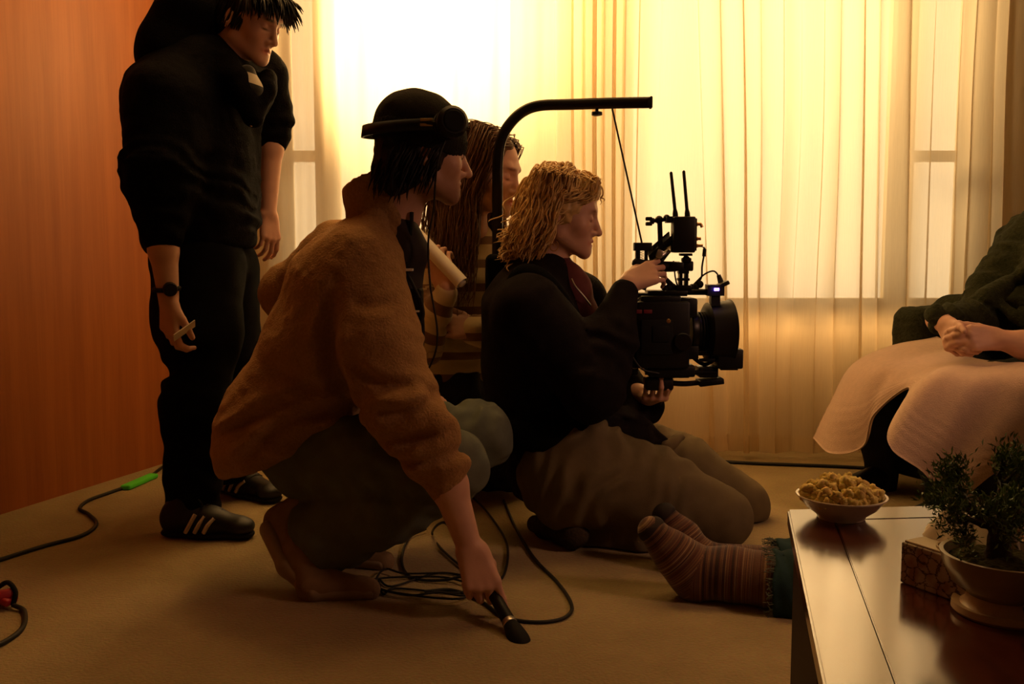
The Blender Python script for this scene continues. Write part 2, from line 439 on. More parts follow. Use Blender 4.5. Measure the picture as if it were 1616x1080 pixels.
M['potfoot'] = simple('cream_glaze', (0.52, 0.4, 0.26), 0.4, spec=0.4, var=0.08, scale=18)
M['soil'] = simple('dark_soil_moss', (0.06, 0.055, 0.02), 1.0, spec=0.05, var=0.4, scale=120, bump=1.0, bscale=160)
M['bark'] = simple('dark_bark', (0.05, 0.035, 0.02), 0.9, spec=0.15, var=0.35, scale=60, bump=0.8, bscale=120)
M['leaf'] = simple('bonsai_leaf', (0.11, 0.19, 0.04), 0.5, spec=0.35, var=0.35, scale=40)
M['popcorn'] = simple('buttered_popcorn', (0.98, 0.62, 0.2), 0.75, spec=0.25, var=0.2, scale=70, bump=0.4, bscale=150)
M['blanket'] = simple('cream_pink_blanket', (0.62, 0.44, 0.36), 0.95, spec=0.1, var=0.06, scale=60, bump=0.45, bscale=260, sheen=0.3)
M['green_knit'] = simple('dark_green_knit', (0.032, 0.036, 0.018), 0.95, spec=0.08, var=0.35, scale=90, bump=0.9, bscale=170, sheen=0.2)
M['chair_black'] = simple('black_upholstery', (0.012, 0.01, 0.01), 0.85, spec=0.2, var=0.25, scale=40, bump=0.3, bscale=300)
M['redwood'] = simple('red_brown_wood', (0.11, 0.028, 0.014), 0.45, spec=0.4, var=0.2, scale=12, stretch=(1, 1, 0.2))
M['shade_wall'] = simple('brown_wall_panel', (0.16, 0.085, 0.04), 0.8, spec=0.2, var=0.1, scale=8)
M['shaded_wood'] = simple('shaded_table_wood', (0.018, 0.006, 0.004), 0.6, spec=0.2, var=0.2, scale=12, stretch=(1, 1, 0.2))  # copy of the table wood with the shade below the top put into its colour
M['cable'] = simple('black_cable', (0.014, 0.013, 0.012), 0.55, spec=0.35, var=0.2)
M['tape'] = simple('neon_green_tape', (0.1, 0.72, 0.05), 0.6, spec=0.3, var=0.08)
M['red'] = simple('red_plastic', (0.42, 0.02, 0.03), 0.4, spec=0.4, var=0.15)
M['stripes_shirt'] = None
M['blueglow'] = emis('blue_indicator', (0.22, 0.12, 1.0), 9.0)
M['redglow'] = emis('red_indicator', (0.12, 0.006, 0.01), 0.05)
M['screen'] = simple('greenish_screen', (0.05, 0.06, 0.03), 0.2, spec=0.6, var=0.1)
M['popcorn'].node_tree.nodes['Principled BSDF'].inputs['Subsurface Weight'].default_value = 0.35
M['popcorn'].node_tree.nodes['Principled BSDF'].inputs['Subsurface Radius'].default_value = (0.012, 0.006, 0.002)
# ------------------------------------------------------------------ the room
def carpet_mat():
    m, nt, b = new_mat('beige_carpet'); L = nt.links.new
    b.inputs['Roughness'].default_value = 0.95; b.inputs['Specular IOR Level'].default_value = 0.08
    b.inputs['Sheen Weight'].default_value = 0.25; b.inputs['Sheen Tint'].default_value = (1, 0.85, 0.6, 1)
    tc = N(nt, 'ShaderNodeTexCoord'); n1 = N(nt, 'ShaderNodeTexNoise', i_Scale=5.0, i_Detail=6.0, i_Roughness=0.65); n2 = N(nt, 'ShaderNodeTexNoise', i_Scale=120.0, i_Detail=3.0)
    L(tc.outputs['Object'], n1.inputs['Vector']); L(tc.outputs['Object'], n2.inputs['Vector'])
    r1 = N(nt, 'ShaderNodeMix', data_type='RGBA'); L(n1.outputs['Fac'], r1.inputs['Factor'])
    r1.inputs['A'].default_value = (0.27, 0.205, 0.10, 1); r1.inputs['B'].default_value = (0.54, 0.42, 0.22, 1)
    r2 = N(nt, 'ShaderNodeMix', data_type='RGBA', blend_type='MULTIPLY', i_Factor=0.35); L(r1.outputs['Result'], r2.inputs['A']); L(n2.outputs['Color'], r2.inputs['B'])
    L(r2.outputs['Result'], b.inputs['Base Color'])
    bp = N(nt, 'ShaderNodeBump', i_Strength=0.6, i_Distance=0.008); L(n2.outputs['Fac'], bp.inputs['Height'])
    L(bp.outputs['Normal'], b.inputs['Normal']); return m
def veneer_mat():
    m, nt, b = new_mat('orange_wood_veneer'); L = nt.links.new
    b.inputs['Roughness'].default_value = 0.42; b.inputs['Specular IOR Level'].default_value = 0.4
    tc = N(nt, 'ShaderNodeTexCoord'); mp = N(nt, 'ShaderNodeMapping'); mp.inputs['Scale'].default_value = (6, 6, 0.35); L(tc.outputs['Object'], mp.inputs['Vector'])
    n1 = N(nt, 'ShaderNodeTexNoise', i_Scale=3.0, i_Detail=6.0, i_Roughness=0.6); L(mp.outputs['Vector'], n1.inputs['Vector'])
    mp2 = N(nt, 'ShaderNodeMapping'); mp2.inputs['Scale'].default_value = (120, 120, 2.0); L(tc.outputs['Object'], mp2.inputs['Vector'])
    n2 = N(nt, 'ShaderNodeTexNoise', i_Scale=2.0, i_Detail=3.0); L(mp2.outputs['Vector'], n2.inputs['Vector'])
    ad = N(nt, 'ShaderNodeMath', operation='MULTIPLY_ADD'); L(n2.outputs['Fac'], ad.inputs[0]); ad.inputs[1].default_value = 0.35; L(n1.outputs['Fac'], ad.inputs[2])
    rp = N(nt, 'ShaderNodeValToRGB'); el = rp.color_ramp.elements
    el[0].position = 0.4; el[0].color = (0.31, 0.085, 0.02, 1); el[1].position = 0.9; el[1].color = (0.45, 0.138, 0.034, 1)
    L(ad.outputs[0], rp.inputs['Fac']); L(rp.outputs['Color'], b.inputs['Base Color']); return m
def sheer_mat(T=0.46, col=(0.95, 0.84, 0.65)):
    m, nt, b = new_mat('sheer_curtain_cloth'); L = nt.links.new; nt.nodes.remove(b)
    out = nt.nodes['Material Output']
    tc = N(nt, 'ShaderNodeTexCoord'); mp = N(nt, 'ShaderNodeMapping'); mp.inputs['Scale'].default_value = (260, 1, 10); L(tc.outputs['Object'], mp.inputs['Vector'])
    nz = N(nt, 'ShaderNodeTexNoise', i_Scale=1.0, i_Detail=3.0); L(mp.outputs['Vector'], nz.inputs['Vector'])
    ge = N(nt, 'ShaderNodeNewGeometry'); dt = N(nt, 'ShaderNodeVectorMath', operation='DOT_PRODUCT'); L(ge.outputs['Normal'], dt.inputs[0]); L(ge.outputs['Incoming'], dt.inputs[1])
    ab = N(nt, 'ShaderNodeMath', operation='ABSOLUTE'); L(dt.outputs['Value'], ab.inputs[0])
    mx = N(nt, 'ShaderNodeMath', operation='MAXIMUM'); L(ab.outputs[0], mx.inputs[0]); mx.inputs[1].default_value = 0.4
    iv = N(nt, 'ShaderNodeMath', operation='DIVIDE'); iv.inputs[0].default_value = 1.0; L(mx.outputs[0], iv.inputs[1])
    tv = N(nt, 'ShaderNodeMapRange'); tv.inputs['To Min'].default_value = T * 0.75; tv.inputs['To Max'].default_value = T * 1.25; L(nz.outputs['Fac'], tv.inputs['Value'])
    pw = N(nt, 'ShaderNodeMath', operation='POWER'); L(tv.outputs['Result'], pw.inputs[0]); L(iv.outputs[0], pw.inputs[1])
    tl = N(nt, 'ShaderNodeBsdfTranslucent'); tl.inputs['Color'].default_value = c4(col)
    df = N(nt, 'ShaderNodeBsdfDiffuse'); df.inputs['Color'].default_value = c4((0.8, 0.7, 0.5))
    m1 = N(nt, 'ShaderNodeMixShader'); m1.inputs[0].default_value = 0.24; L(tl.outputs[0], m1.inputs[1]); L(df.outputs[0], m1.inputs[2])
    tp = N(nt, 'ShaderNodeBsdfTransparent')
    m2 = N(nt, 'ShaderNodeMixShader'); L(pw.outputs[0], m2.inputs[0]); L(m1.outputs[0], m2.inputs[1]); L(tp.outputs[0], m2.inputs[2])
    L(m2.outputs[0], out.inputs['Surface']); return m
def pane_mat():
    m, nt, b = new_mat('window_glass'); L = nt.links.new; nt.nodes.remove(b); out = nt.nodes['Material Output']
    tp = N(nt, 'ShaderNodeBsdfTransparent'); gl = N(nt, 'ShaderNodeBsdfGlossy', i_Roughness=0.02); fr = N(nt, 'ShaderNodeFresnel', i_IOR=1.45)
    mx = N(nt, 'ShaderNodeMixShader'); L(fr.outputs[0], mx.inputs[0]); L(tp.outputs[0], mx.inputs[1]); L(gl.outputs[0], mx.inputs[2]); L(mx.outputs[0], out.inputs['Surface']); return m
def table_mat():
    m, nt, b = new_mat('glossy_red_brown_wood'); L = nt.links.new
    tc = N(nt, 'ShaderNodeTexCoord'); mp = N(nt, 'ShaderNodeMapping'); mp.inputs['Scale'].default_value = (14, 1.2, 14); mp.inputs['Rotation'].default_value = (0, 0, -0.2); L(tc.outputs['Object'], mp.inputs['Vector'])
    n1 = N(nt, 'ShaderNodeTexNoise', i_Scale=2.5, i_Detail=6.0); L(mp.outputs['Vector'], n1.inputs['Vector'])
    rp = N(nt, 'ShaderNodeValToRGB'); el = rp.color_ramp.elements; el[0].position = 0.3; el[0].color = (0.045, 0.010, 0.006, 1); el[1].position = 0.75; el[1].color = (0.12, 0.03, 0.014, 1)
    L(n1.outputs['Fac'], rp.inputs['Fac']); L(rp.outputs['Color'], b.inputs['Base Color'])
    n2 = N(nt, 'ShaderNodeTexNoise', i_Scale=9.0, i_Detail=5.0); L(tc.outputs['Object'], n2.inputs['Vector'])
    mr = N(nt, 'ShaderNodeMapRange'); mr.inputs['To Min'].default_value = 0.13; mr.inputs['To Max'].default_value = 0.24; L(n2.outputs['Fac'], mr.inputs['Value']); L(mr.outputs['Result'], b.inputs['Roughness'])
    b.inputs['IOR'].default_value = 1.55; b.inputs['Specular IOR Level'].default_value = 0.65
    b.inputs['Coat Weight'].default_value = 0.5; b.inputs['Coat Roughness'].default_value = 0.12
    return m
M['carpet'] = carpet_mat(); M['veneer'] = veneer_mat(); M['sheer'] = sheer_mat(0.30); M['fine_sheer'] = sheer_mat(0.24); M['pane'] = pane_mat(); M['tablewood'] = table_mat()
M['wallpaint'] = simple('cream_wall_paint', (0.58, 0.47, 0.3), 0.85, spec=0.2, var=0.05, scale=8)
M['frame'] = simple('cream_window_frame', (0.5, 0.42, 0.28), 0.6, spec=0.3, var=0.06)
M['dark_trim'] = simple('dark_wood_trim', (0.05, 0.015, 0.006), 0.5, var=0.15)

YB, CEIL, XR, YF = 4.17, 2.5, 2.75, -1.7
a, b_ = Z(258, 732), Z(3, 812)
dl = nrm(b_ - a)
LW = lambda y: a + dl * ((y - a[1]) / dl[1])                     # the left wall's foot at depth y
def struct(name, bm, m, smooth=False):
    o = bm_obj(name, bm, m, smooth=smooth); o['kind'] = 'structure'; return o
bm = bmesh.new(); add_box(bm, (-0.3, 1.3, -0.05), (3.6, 3.3, 0.05)); struct('floor', bm, M['carpet'])
bm = bmesh.new(); add_box(bm, (-0.3, 1.3, CEIL + 0.05), (3.6, 3.3, 0.05)); struct('ceiling', bm, M['wallpaint'])
nl = np.array([dl[1], -dl[0], 0]);  nl = nl if nl[0] < 0 else -nl   # outwards
bm = bmesh.new(); A, B = LW(YB), LW(YF); add_prism(bm, [A, B, B + nl * 0.1, A + nl * 0.1], 0, CEIL); struct('wall_left', bm, M['veneer'])
bm = bmesh.new(); p = b_ + dl * 0.02; q = p + dl * 0.05; add_prism(bm, [p - nl * 0.006, q - nl * 0.006, q + nl * 0.05, p + nl * 0.05], 0.0, CEIL); struct('trim_1', bm, M['dark_trim'])
bm = bmesh.new(); add_box(bm, (XR + 0.06, 1.2, CEIL / 2), (0.06, 3.1, CEIL / 2)); struct('wall_right', bm, M['shade_wall'])
bm = bmesh.new(); add_box(bm, (-0.3, YF - 0.06, CEIL / 2), (3.6, 0.06, CEIL / 2)); struct('wall_front', bm, M['shade_wall'])
WX0, WX1, WZ0, WZ1 = -1.02, 1.97, 0.585, 2.3
bm = bmesh.new(); yc = YB + 0.07
add_box(bm, ((-3.9 + WX0) / 2, yc, CEIL / 2), ((WX0 + 3.9) / 2, 0.07, CEIL / 2))
add_box(bm, ((3.3 + WX1) / 2, yc, CEIL / 2), ((3.3 - WX1) / 2, 0.07, CEIL / 2))
add_box(bm, ((WX0 + WX1) / 2, yc, WZ0 / 2), ((WX1 - WX0) / 2, 0.07, WZ0 / 2))
add_box(bm, ((WX0 + WX1) / 2, yc, (CEIL + WZ1) / 2), ((WX1 - WX0) / 2, 0.07, (CEIL - WZ1) / 2))
struct('wall_back', bm, M['wallpaint'])
win = thing('window_1', None, None, ((WX0 + WX1) / 2, YB, WZ0)); win['kind'] = 'structure'
bm = bmesh.new(); xm, zm = (WX0 + WX1) / 2, (WZ0 + WZ1) / 2
for x in (WX0 + 0.03, -0.76, 1.62, WX1 - 0.03): add_box(bm, (x, YB + 0.08, zm), (0.032, 0.05, (WZ1 - WZ0) / 2), None, 0.004)
for z in (WZ0 + 0.03, WZ1 - 0.03): add_box(bm, (xm, YB + 0.08, z), ((WX1 - WX0) / 2, 0.045, 0.03), None, 0.004)
bm_obj('window_frame', bm, M['frame'], win)
zr = P(490, 247, YB + 0.08)[2]
for x0, x1 in ((WX0 + 0.06, -0.79), (1.65, WX1 - 0.06)):
    bm = bmesh.new(); add_box(bm, ((x0 + x1) / 2, YB + 0.08, zr), ((x1 - x0) / 2, 0.03, 0.022), None, 0.004)
    for x in (x0 + 0.018, x1 - 0.018): add_box(bm, (x, YB + 0.08, zm), (0.018, 0.025, (WZ1 - WZ0) / 2 - 0.06), None, 0.003)
    bm_obj('sash', bm, M['frame'], win)
bm = bmesh.new(); add_box(bm, (xm, YB - 0.0, WZ0 - 0.015), ((WX1 - WX0) / 2 + 0.05, 0.024, 0.016), None, 0.005); bm_obj('window_sill', bm, M['frame'], win)
for x0, x1 in ((WX0 + 0.06, -0.79), (-0.73, 1.59), (1.65, WX1 - 0.06)):
    bm = bmesh.new(); add_box(bm, ((x0 + x1) / 2, YB + 0.085, zm), ((x1 - x0) / 2, 0.002, (WZ1 - WZ0) / 2 - 0.055)); bm_obj('pane', bm, M['pane'], win)

# ------------------------------------------------------------------ curtains
def curtain(name, x0, x1, y0, nfold, amp, seed, label, loops=0.0, irregular=0.5, mt='sheer'):
    nx, nz = int(nfold * 30), 46; rg = np.random.default_rng(seed)
    u = np.linspace(0, 1, nx); v = np.linspace(0, 1, nz); U, VV = np.meshgrid(u, v, indexing='ij')
    q = lambda s, fu, fv: noise3(np.stack([U.ravel() * fu + s, VV.ravel() * fv + s * 1.7, np.full(U.size, s * 3.1)], 1)).reshape(U.shape)
    ph = 2 * math.pi * (nfold * U + irregular * q(seed + .3, nfold * 0.5, 0.25) + 0.10 * q(seed + 1.1, nfold * 0.4, 2.5))
    am = amp * (0.62 + 0.45 * q(seed + 2.7, nfold * 0.6, 0.7)) * (0.75 + 0.35 * (1 - VV))
    y = y0 + am * np.sin(ph) + 0.22 * am * np.sin(2.7 * ph + 1.3) + 0.006 * q(seed + 5, nfold * 1.5, 6)
    x = x0 + (x1 - x0) * U + loops * am * np.sin(2 * ph) + 0.02 * q(seed + 4.2, 7, 1.5) * (1 - VV)
    z = 0.025 + (CEIL - 0.06) * VV + 0.008 * q(seed + 9, nfold, 0.1) * (1 - VV)
    V = np.stack([x.ravel(), y.ravel(), z.ravel()], 1); i = np.arange(nx * nz).reshape(nx, nz)
    F = np.stack([i[:-1, :-1].ravel(), i[1:, :-1].ravel(), i[1:, 1:].ravel(), i[:-1, 1:].ravel()], 1)
    root = thing(name, label, 'curtain', ((x0 + x1) / 2, y0, 0.03), 'sheer window curtains')
    np_mesh('cloth', V, F, M[mt], root)
    # a stitched hem band along the foot
    k = 4; Vh = np.stack([x[:, :k].ravel(), (y[:, :k] - 0.002).ravel(), z[:, :k].ravel()], 1); j = np.arange(nx * k).reshape(nx, k)
    zz = z[:, :1] + np.linspace(0, 0.07, k)[None, :]; Vh[:, 2] = zz.ravel()
    Fh = np.stack([j[:-1, :-1].ravel(), j[1:, :-1].ravel(), j[1:, 1:].ravel(), j[:-1, 1:].ravel()], 1)
    np_mesh('hem', Vh, Fh, M[mt], root)
    bm = bmesh.new(); add_box(bm, ((x0 + x1) / 2, y0, CEIL - 0.02), ((x1 - x0) / 2, 0.02, 0.012), None, 0.003); bm_obj('heading_tape', bm, M['frame'], root)
    return root
curtain('curtain', P(320, 500, 4.03)[0], P(1000, 500, 4.03)[0], 4.115, 11, 0.020, 3, 'smooth sheer cream curtain behind the standing person, brightest in the room', irregular=0.5, mt='fine_sheer')
curtain('curtain', P(800, 500, 3.99)[0], P(1660, 500, 3.99)[0], 4.025, 14, 0.050, 11, 'sheer cream curtain in deep folds behind the film camera and armchair', loops=0.65, irregular=1.2)
# ------------------------------------------------------------------ coffee table and what stands on it
TZ = 0.42
TL = Z(1243, 804, TZ); TB = Z(1300, 1080, TZ); TR = Z(1500, 797.5, TZ)
e1 = nrm(TB - TL); e2 = nrm(TR - TL)                              # towards the camera, towards the right
quad = lambda a0, a1, b0, b1: [TL + e1 * a + e2 * b for a, b in ((a0, b0), (a0, b1), (a1, b1), (a1, b0))]
TLEN, TWID = 1.12, 1.05
tb = thing('coffee_table', 'low glossy red-brown wooden coffee table in the near corner, with bowl and plant', 'table', (TL + e1 * .5 + e2 * .5) * np.array([1, 1, 0]))
def prism_obj(name, polys, z0, z1, m, par, bev=0.0):
    bm = bmesh.new()
    for pl in polys: add_prism(bm, [(p[0], p[1]) for p in pl], z0, z1)
    if bev: bmesh.ops.bevel(bm, geom=list(bm.edges), offset=bev, segments=2, affect='EDGES')
    return bm_obj(name, bm, m, par)
bw, gp = 0.075, 0.0009
prism_obj('top_border', [quad(0, TLEN, 0, bw)], TZ - 0.028, TZ, M['tablewood'], tb, 0.003)
prism_obj('top_border', [quad(0, bw, bw + gp, TWID - bw - gp)], TZ - 0.028, TZ, M['tablewood'], tb, 0.002)
prism_obj('top_border', [quad(0, TLEN, TWID - bw, TWID)], TZ - 0.028, TZ, M['tablewood'], tb, 0.003)
prism_obj('top_panel', [quad(bw + gp, TLEN, bw + gp, TWID - bw - gp)], TZ - 0.028, TZ - 0.0005, M['tablewood'], tb, 0.0015)
prism_obj('apron', [quad(0.03, TLEN - 0.03, 0.02, 0.045)], TZ - 0.12, TZ - 0.028, M['shaded_wood'], tb, 0.002)
prism_obj('apron', [quad(0.03, 0.055, 0.045, TWID - 0.05)], TZ - 0.12, TZ - 0.028, M['shaded_wood'], tb, 0.002)
prism_obj('side_panel', [quad(0.012, 0.5, 0.012, 0.05)], 0.0, TZ - 0.028, M['shaded_wood'], tb, 0.004)
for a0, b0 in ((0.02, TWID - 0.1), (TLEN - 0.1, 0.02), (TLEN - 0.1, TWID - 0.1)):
    prism_obj('leg', [quad(a0, a0 + .07, b0, b0 + .07)], 0.0, TZ - 0.028, M['shaded_wood'], tb, 0.004)
# bowl of popcorn
bc = Z(1327, 817, TZ); Yb = bc[1]; br = R_(71, Yb)
bh = P(1327, 781, Yb)[2] - TZ
bowl = thing('bowl', 'white ceramic bowl of popcorn on the far end of the coffee table', 'bowl', bc)
bm = bmesh.new()
prof = [(0, 0.004), (br * .45, 0.004), (br * .47, 0), (br * .52, 0), (br * .55, .006), (br * .78, bh * .48), (br * .93, bh * .86), (br, bh * .95), (br * 1.0, bh), (br * .95, bh), (br * .88, bh * .84), (br * .7, bh * .45), (br * .4, .012), (0, .012)]
add_lathe(bm, bc, prof); bm_obj('bowl_wall', bm, M['ceramic'], bowl, smooth=True)
rg = np.random.default_rng(4); Vs, Fs, nn = [], [], 0
def popcorn_piece(c, r):
    global nn
    t = bmesh.new(); bmesh.ops.create_icosphere(t, subdivisions=2, radius=1.0); v = np.array([x.co for x in t.verts]); f = np.array([[x.index for x in q.verts] for q in t.faces]); t.free()
    for _ in range(3):
        s = rg.uniform(0, 50); d = 1 + .5 * noise3(v * 1.9 + s) + .28 * noise3(v * 4.1 + s); o_ = nrm(rg.normal(0, 1, 3)) * r * .62
        Vs.append(v * d[:, None] * r * rg.uniform(.55, .85) + c + o_); Fs.append(f + nn); nn += len(v)
for i in range(150):
    t = rg.uniform(0, 2 * math.pi); rr = br * .80 * math.sqrt(rg.uniform(0, 1)); q = rr / br
    top = bh * .82 + br * .40 * (1 - (q / .92) ** 2)
    zz = top - rg.uniform(0, .012) + rg.normal(0, .003)
    zz = max(zz, bh * (.62 + .4 * q)) + .002
    popcorn_piece(bc + np.array([rr * math.cos(t), rr * math.sin(t), zz]), rg.uniform(.008, .0115))
pc = np_mesh('popcorn', np.concatenate(Vs), np.concatenate(Fs), M['popcorn'], base=bc + np.array([0, 0, bh * .8]))
tag(pc, 'heap of buttery yellow popcorn filling the white bowl', 'popcorn', kind='stuff')
# tissue box
def floral_mat():
    m, nt, b = new_mat('printed_card'); L = nt.links.new; b.inputs['Roughness'].default_value = 0.55
    tc = N(nt, 'ShaderNodeTexCoord'); vo = N(nt, 'ShaderNodeTexVoronoi', feature='DISTANCE_TO_EDGE', i_Scale=62.0); nz = N(nt, 'ShaderNodeTexNoise', i_Scale=26.0, i_Detail=3.0)
    wv = N(nt, 'ShaderNodeMix', data_type='RGBA', i_Factor=0.008); L(tc.outputs['Object'], wv.inputs['A']); L(nz.outputs['Color'], wv.inputs['B'])
    L(wv.outputs['Result'], vo.inputs['Vector'])
    rp = N(nt, 'ShaderNodeValToRGB'); el = rp.color_ramp.elements; el[0].position = 0.02; el[0].color = (0.06, 0.05, 0.05, 1); el[1].position = 0.07; el[1].color = (0.55, 0.48, 0.42, 1)
    L(vo.outputs['Distance'], rp.inputs['Fac'])
    n2 = N(nt, 'ShaderNodeTexNoise', i_Scale=30.0); L(tc.outputs['Object'], n2.inputs['Vector'])
    r2 = N(nt, 'ShaderNodeValToRGB'); e = r2.color_ramp.elements; e[0].position = 0.45; e[0].color = (1, 1, 1, 1); e[1].position = 0.62; e[1].color = (0.62, 0.42, 0.36, 1)
    L(n2.outputs['Fac'], r2.inputs['Fac']); mu = N(nt, 'ShaderNodeMix', data_type='RGBA', blend_type='MULTIPLY', i_Factor=1.0)
    L(rp.outputs['Color'], mu.inputs['A']); L(r2.outputs['Color'], mu.inputs['B']); L(mu.outputs['Result'], b.inputs['Base Color']); return m
M['floral'] = floral_mat()
t0 = Z(1420, 919, TZ); Yt = t0[1]; th = P(1420, 853, Yt)[2] - TZ
d1 = nrm(Z(1500, 948, TZ) - t0); d2 = np.array([-d1[1], d1[0], 0])
L1, L2 = 0.215, 0.115
tc_ = t0 + d1 * L1 / 2 + d2 * L2 / 2 + np.array([0, 0, th / 2])
ts = thing('tissue_box', 'cardboard tissue box with dark floral sides, behind the potted bonsai', 'tissue box', tc_ - np.array([0, 0, th / 2]))
axb = np.array([d1, d2, [0, 0, 1.0]])
bm = bmesh.new(); add_box(bm, tc_ - np.array([0, 0, .001]), (L1 / 2, L2 / 2, th / 2 - .001), axb, 0.002); bm_obj('carton', bm, M['floral'], ts)
bm = bmesh.new(); add_box(bm, tc_ + np.array([0, 0, th / 2 - .0005]), (L1 / 2 - .003, L2 / 2 - .003, .0012), axb, 0.0005); bm_obj('lid_panel', bm, M['paper'], ts)
nu, nv = 36, 14; V = []
for i in range(nu):
    for j in range(nv):
        a_ = 2 * math.pi * i / nu; s = j / (nv - 1)
        rr = 0.042 * (1 - .55 * s) * (1 + .35 * math.sin(3 * a_ + 2.2 * s) * s + .1 * math.sin(7 * a_))
        V.append(tc_ - d1 * .05 + d1 * (rr * 1.6 * math.cos(a_)) + d2 * (rr * .6 * math.sin(a_) + .01 * s) + np.array([0, 0, th / 2 + .001 + .042 * s ** .8 * (1 + .3 * math.sin(2 * a_ + 1))]))
idx = np.arange(nu * nv).reshape(nu, nv); nx_ = np.roll(idx, -1, 0)
np_mesh('tissue', V, np.stack([idx[:, :-1].ravel(), nx_[:, :-1].ravel(), nx_[:, 1:].ravel(), idx[:, 1:].ravel()], 1), M['paper'], ts)
# bonsai
pcn = Z(1583, 968, TZ); Yp = pcn[1]; pr = R_(100, Yp)
zp = lambda y: P(1583, y, Yp)[2] - TZ
bon = thing('potted_bonsai', 'small bonsai tree in a footed cream pot at the near end of the coffee table', 'plant', pcn)
ztop = zp(874); zmid = zp(946)
bm = bmesh.new()
add_lathe(bm, pcn, [(pr * .3, zmid), (pr * .52, zmid + .004), (pr * .62, zmid + .012), (pr * .8, zmid + (ztop - zmid) * .35), (pr * .95, zmid + (ztop - zmid) * .75), (pr * .98, ztop - .004), (pr * 1.0, ztop), (pr * .93, ztop), (pr * .88, ztop - .012), (pr * .7, zmid + .02), (0, zmid + .016)])
bm_obj('pot', bm, M['potglaze'], bon, smooth=True)
bm = bmesh.new(); add_lathe(bm, pcn, [(0, .001), (pr * .74, 0), (pr * .79, .004), (pr * .78, .012), (pr * .66, zmid * .6), (pr * .58, zmid - .002), (pr * .56, zmid + .006), (0, zmid + .004)])
bm_obj('pot_foot', bm, M['potfoot'], bon, smooth=True)
g = np.linspace(-1, 1, 40); gx, gy = np.meshgrid(g, g, indexing='ij'); k = (gx ** 2 + gy ** 2) ** .5
sc_ = np.where(k > 1, 1 / np.maximum(k, 1e-6), 1); xs, ys = gx * sc_ * pr * .9, gy * sc_ * pr * .9
zs = ztop - .012 + .012 * (1 - np.minimum(k, 1) ** 2) + .004 * noise3(np.stack([gx.ravel() * 6, gy.ravel() * 6, gx.ravel() * 0], 1)).reshape(gx.shape)
i = np.arange(1600).reshape(40, 40)
np_mesh('soil', np.stack([pcn[0] + xs.ravel(), pcn[1] + ys.ravel(), pcn[2] + zs.ravel()], 1), np.stack([i[:-1, :-1].ravel(), i[1:, :-1].ravel(), i[1:, 1:].ravel(), i[:-1, 1:].ravel()], 1), M['soil'], bon)
base = P(1575, 868, Yp) + np.array([0, 0, -.006])
tr = SDF(); tips = []
fork = P(1580, 835, Yp)
tr.chain([base, P(1577, 850, Yp), fork], [.015, .012, .010], .006); tr.cap(base, base + np.array([-.018, -.006, -.006]), .008, .003, .008); tr.cap(base, base + np.array([.02, .004, -.006]), .008, .003, .008)
rg = np.random.default_rng(12)
def branch(p0, p1, r0, depth):
    mid = (p0 + p1) / 2 + rg.normal(0, .004, 3); tr.chain([p0, mid, p1], [r0, r0 * .75, r0 * .55], .003)
    if depth == 0: tips.append((p1, nrm(p1 - p0))); tips.append((mid, nrm(p1 - p0))); return
    for _ in range(3):
        d = nrm(p1 - p0) * .7 + rg.normal(0, .55, 3) + np.array([0, 0, .25]); branch(p1, p1 + nrm(d) * np.linalg.norm(p1 - p0) * rg.uniform(.38, .55), r0 * .55, depth - 1)
for px, py, dy in ((1524, 818, 0.0), (1540, 800, .035), (1582, 806, -.02), (1625, 792, .03), (1645, 805, -.02), (1548, 812, -.045), (1612, 784, .05), (1530, 808, .03), (1650, 790, .03)):
    branch(fork + rg.normal(0, .003, 3), P(px, py, Yp) + np.array([0, dy, 0]), .0055, 2)
V, F = tr.build(.002); np_mesh('trunk', V, F, M['bark'], bon)
LV, LF = [], []
def leaf(p, d, L, wd):
    x = nrm(np.cross(d, rg.normal(0, 1, 3))); n = np.cross(x, d); k = len(LV)
    LV.extend([p, p + d * L * .5 + x * wd, p + d * L + n * -.002, p + d * L * .5 - x * wd, ])
    LF.append((k, k + 1, k + 2, k + 3))
for p, d in tips:
    for _ in range(30):
        q = p + rg.normal(0, .0065, 3) + d * rg.uniform(-.008, .012); dd = nrm(d * .5 + rg.normal(0, .6, 3) + np.array([0, 0, .45])); leaf(q, dd, rg.uniform(.006, .012), rg.uniform(.0009, .0017))
np_mesh('foliage', LV, LF, M['leaf'], bon, smooth=False)
# a second small pot
pc2 = Z(1503, 935, TZ); Y2 = pc2[1] ; r2 = R_(24, Y2)
zz2 = lambda y: P(1503, y, Y2)[2] - TZ
sp = thing('planter', 'small cream glazed pot half hidden behind the bonsai pot', 'pot', pc2)
bm = bmesh.new(); h2 = zz2(862)
add_lathe(bm, pc2, [(0, 0), (r2 * .95, 0), (r2 * 1.0, .004), (r2 * .8, h2 * .25), (r2 * .95, h2 * .6), (r2 * 1.12, h2 * .9), (r2 * 1.16, h2), (r2 * 1.04, h2), (r2 * .9, h2 * .8), (0, h2 * .3)])
bm_obj('pot', bm, M['potfoot'], sp, smooth=True)
bm = bmesh.new(); add_lathe(bm, pc2, [(0, h2 * .78), (r2 * .9, h2 * .78), (r2 * .9, h2 * .72), (0, h2 * .72)]); bm_obj('soil', bm, M['soil'], sp)

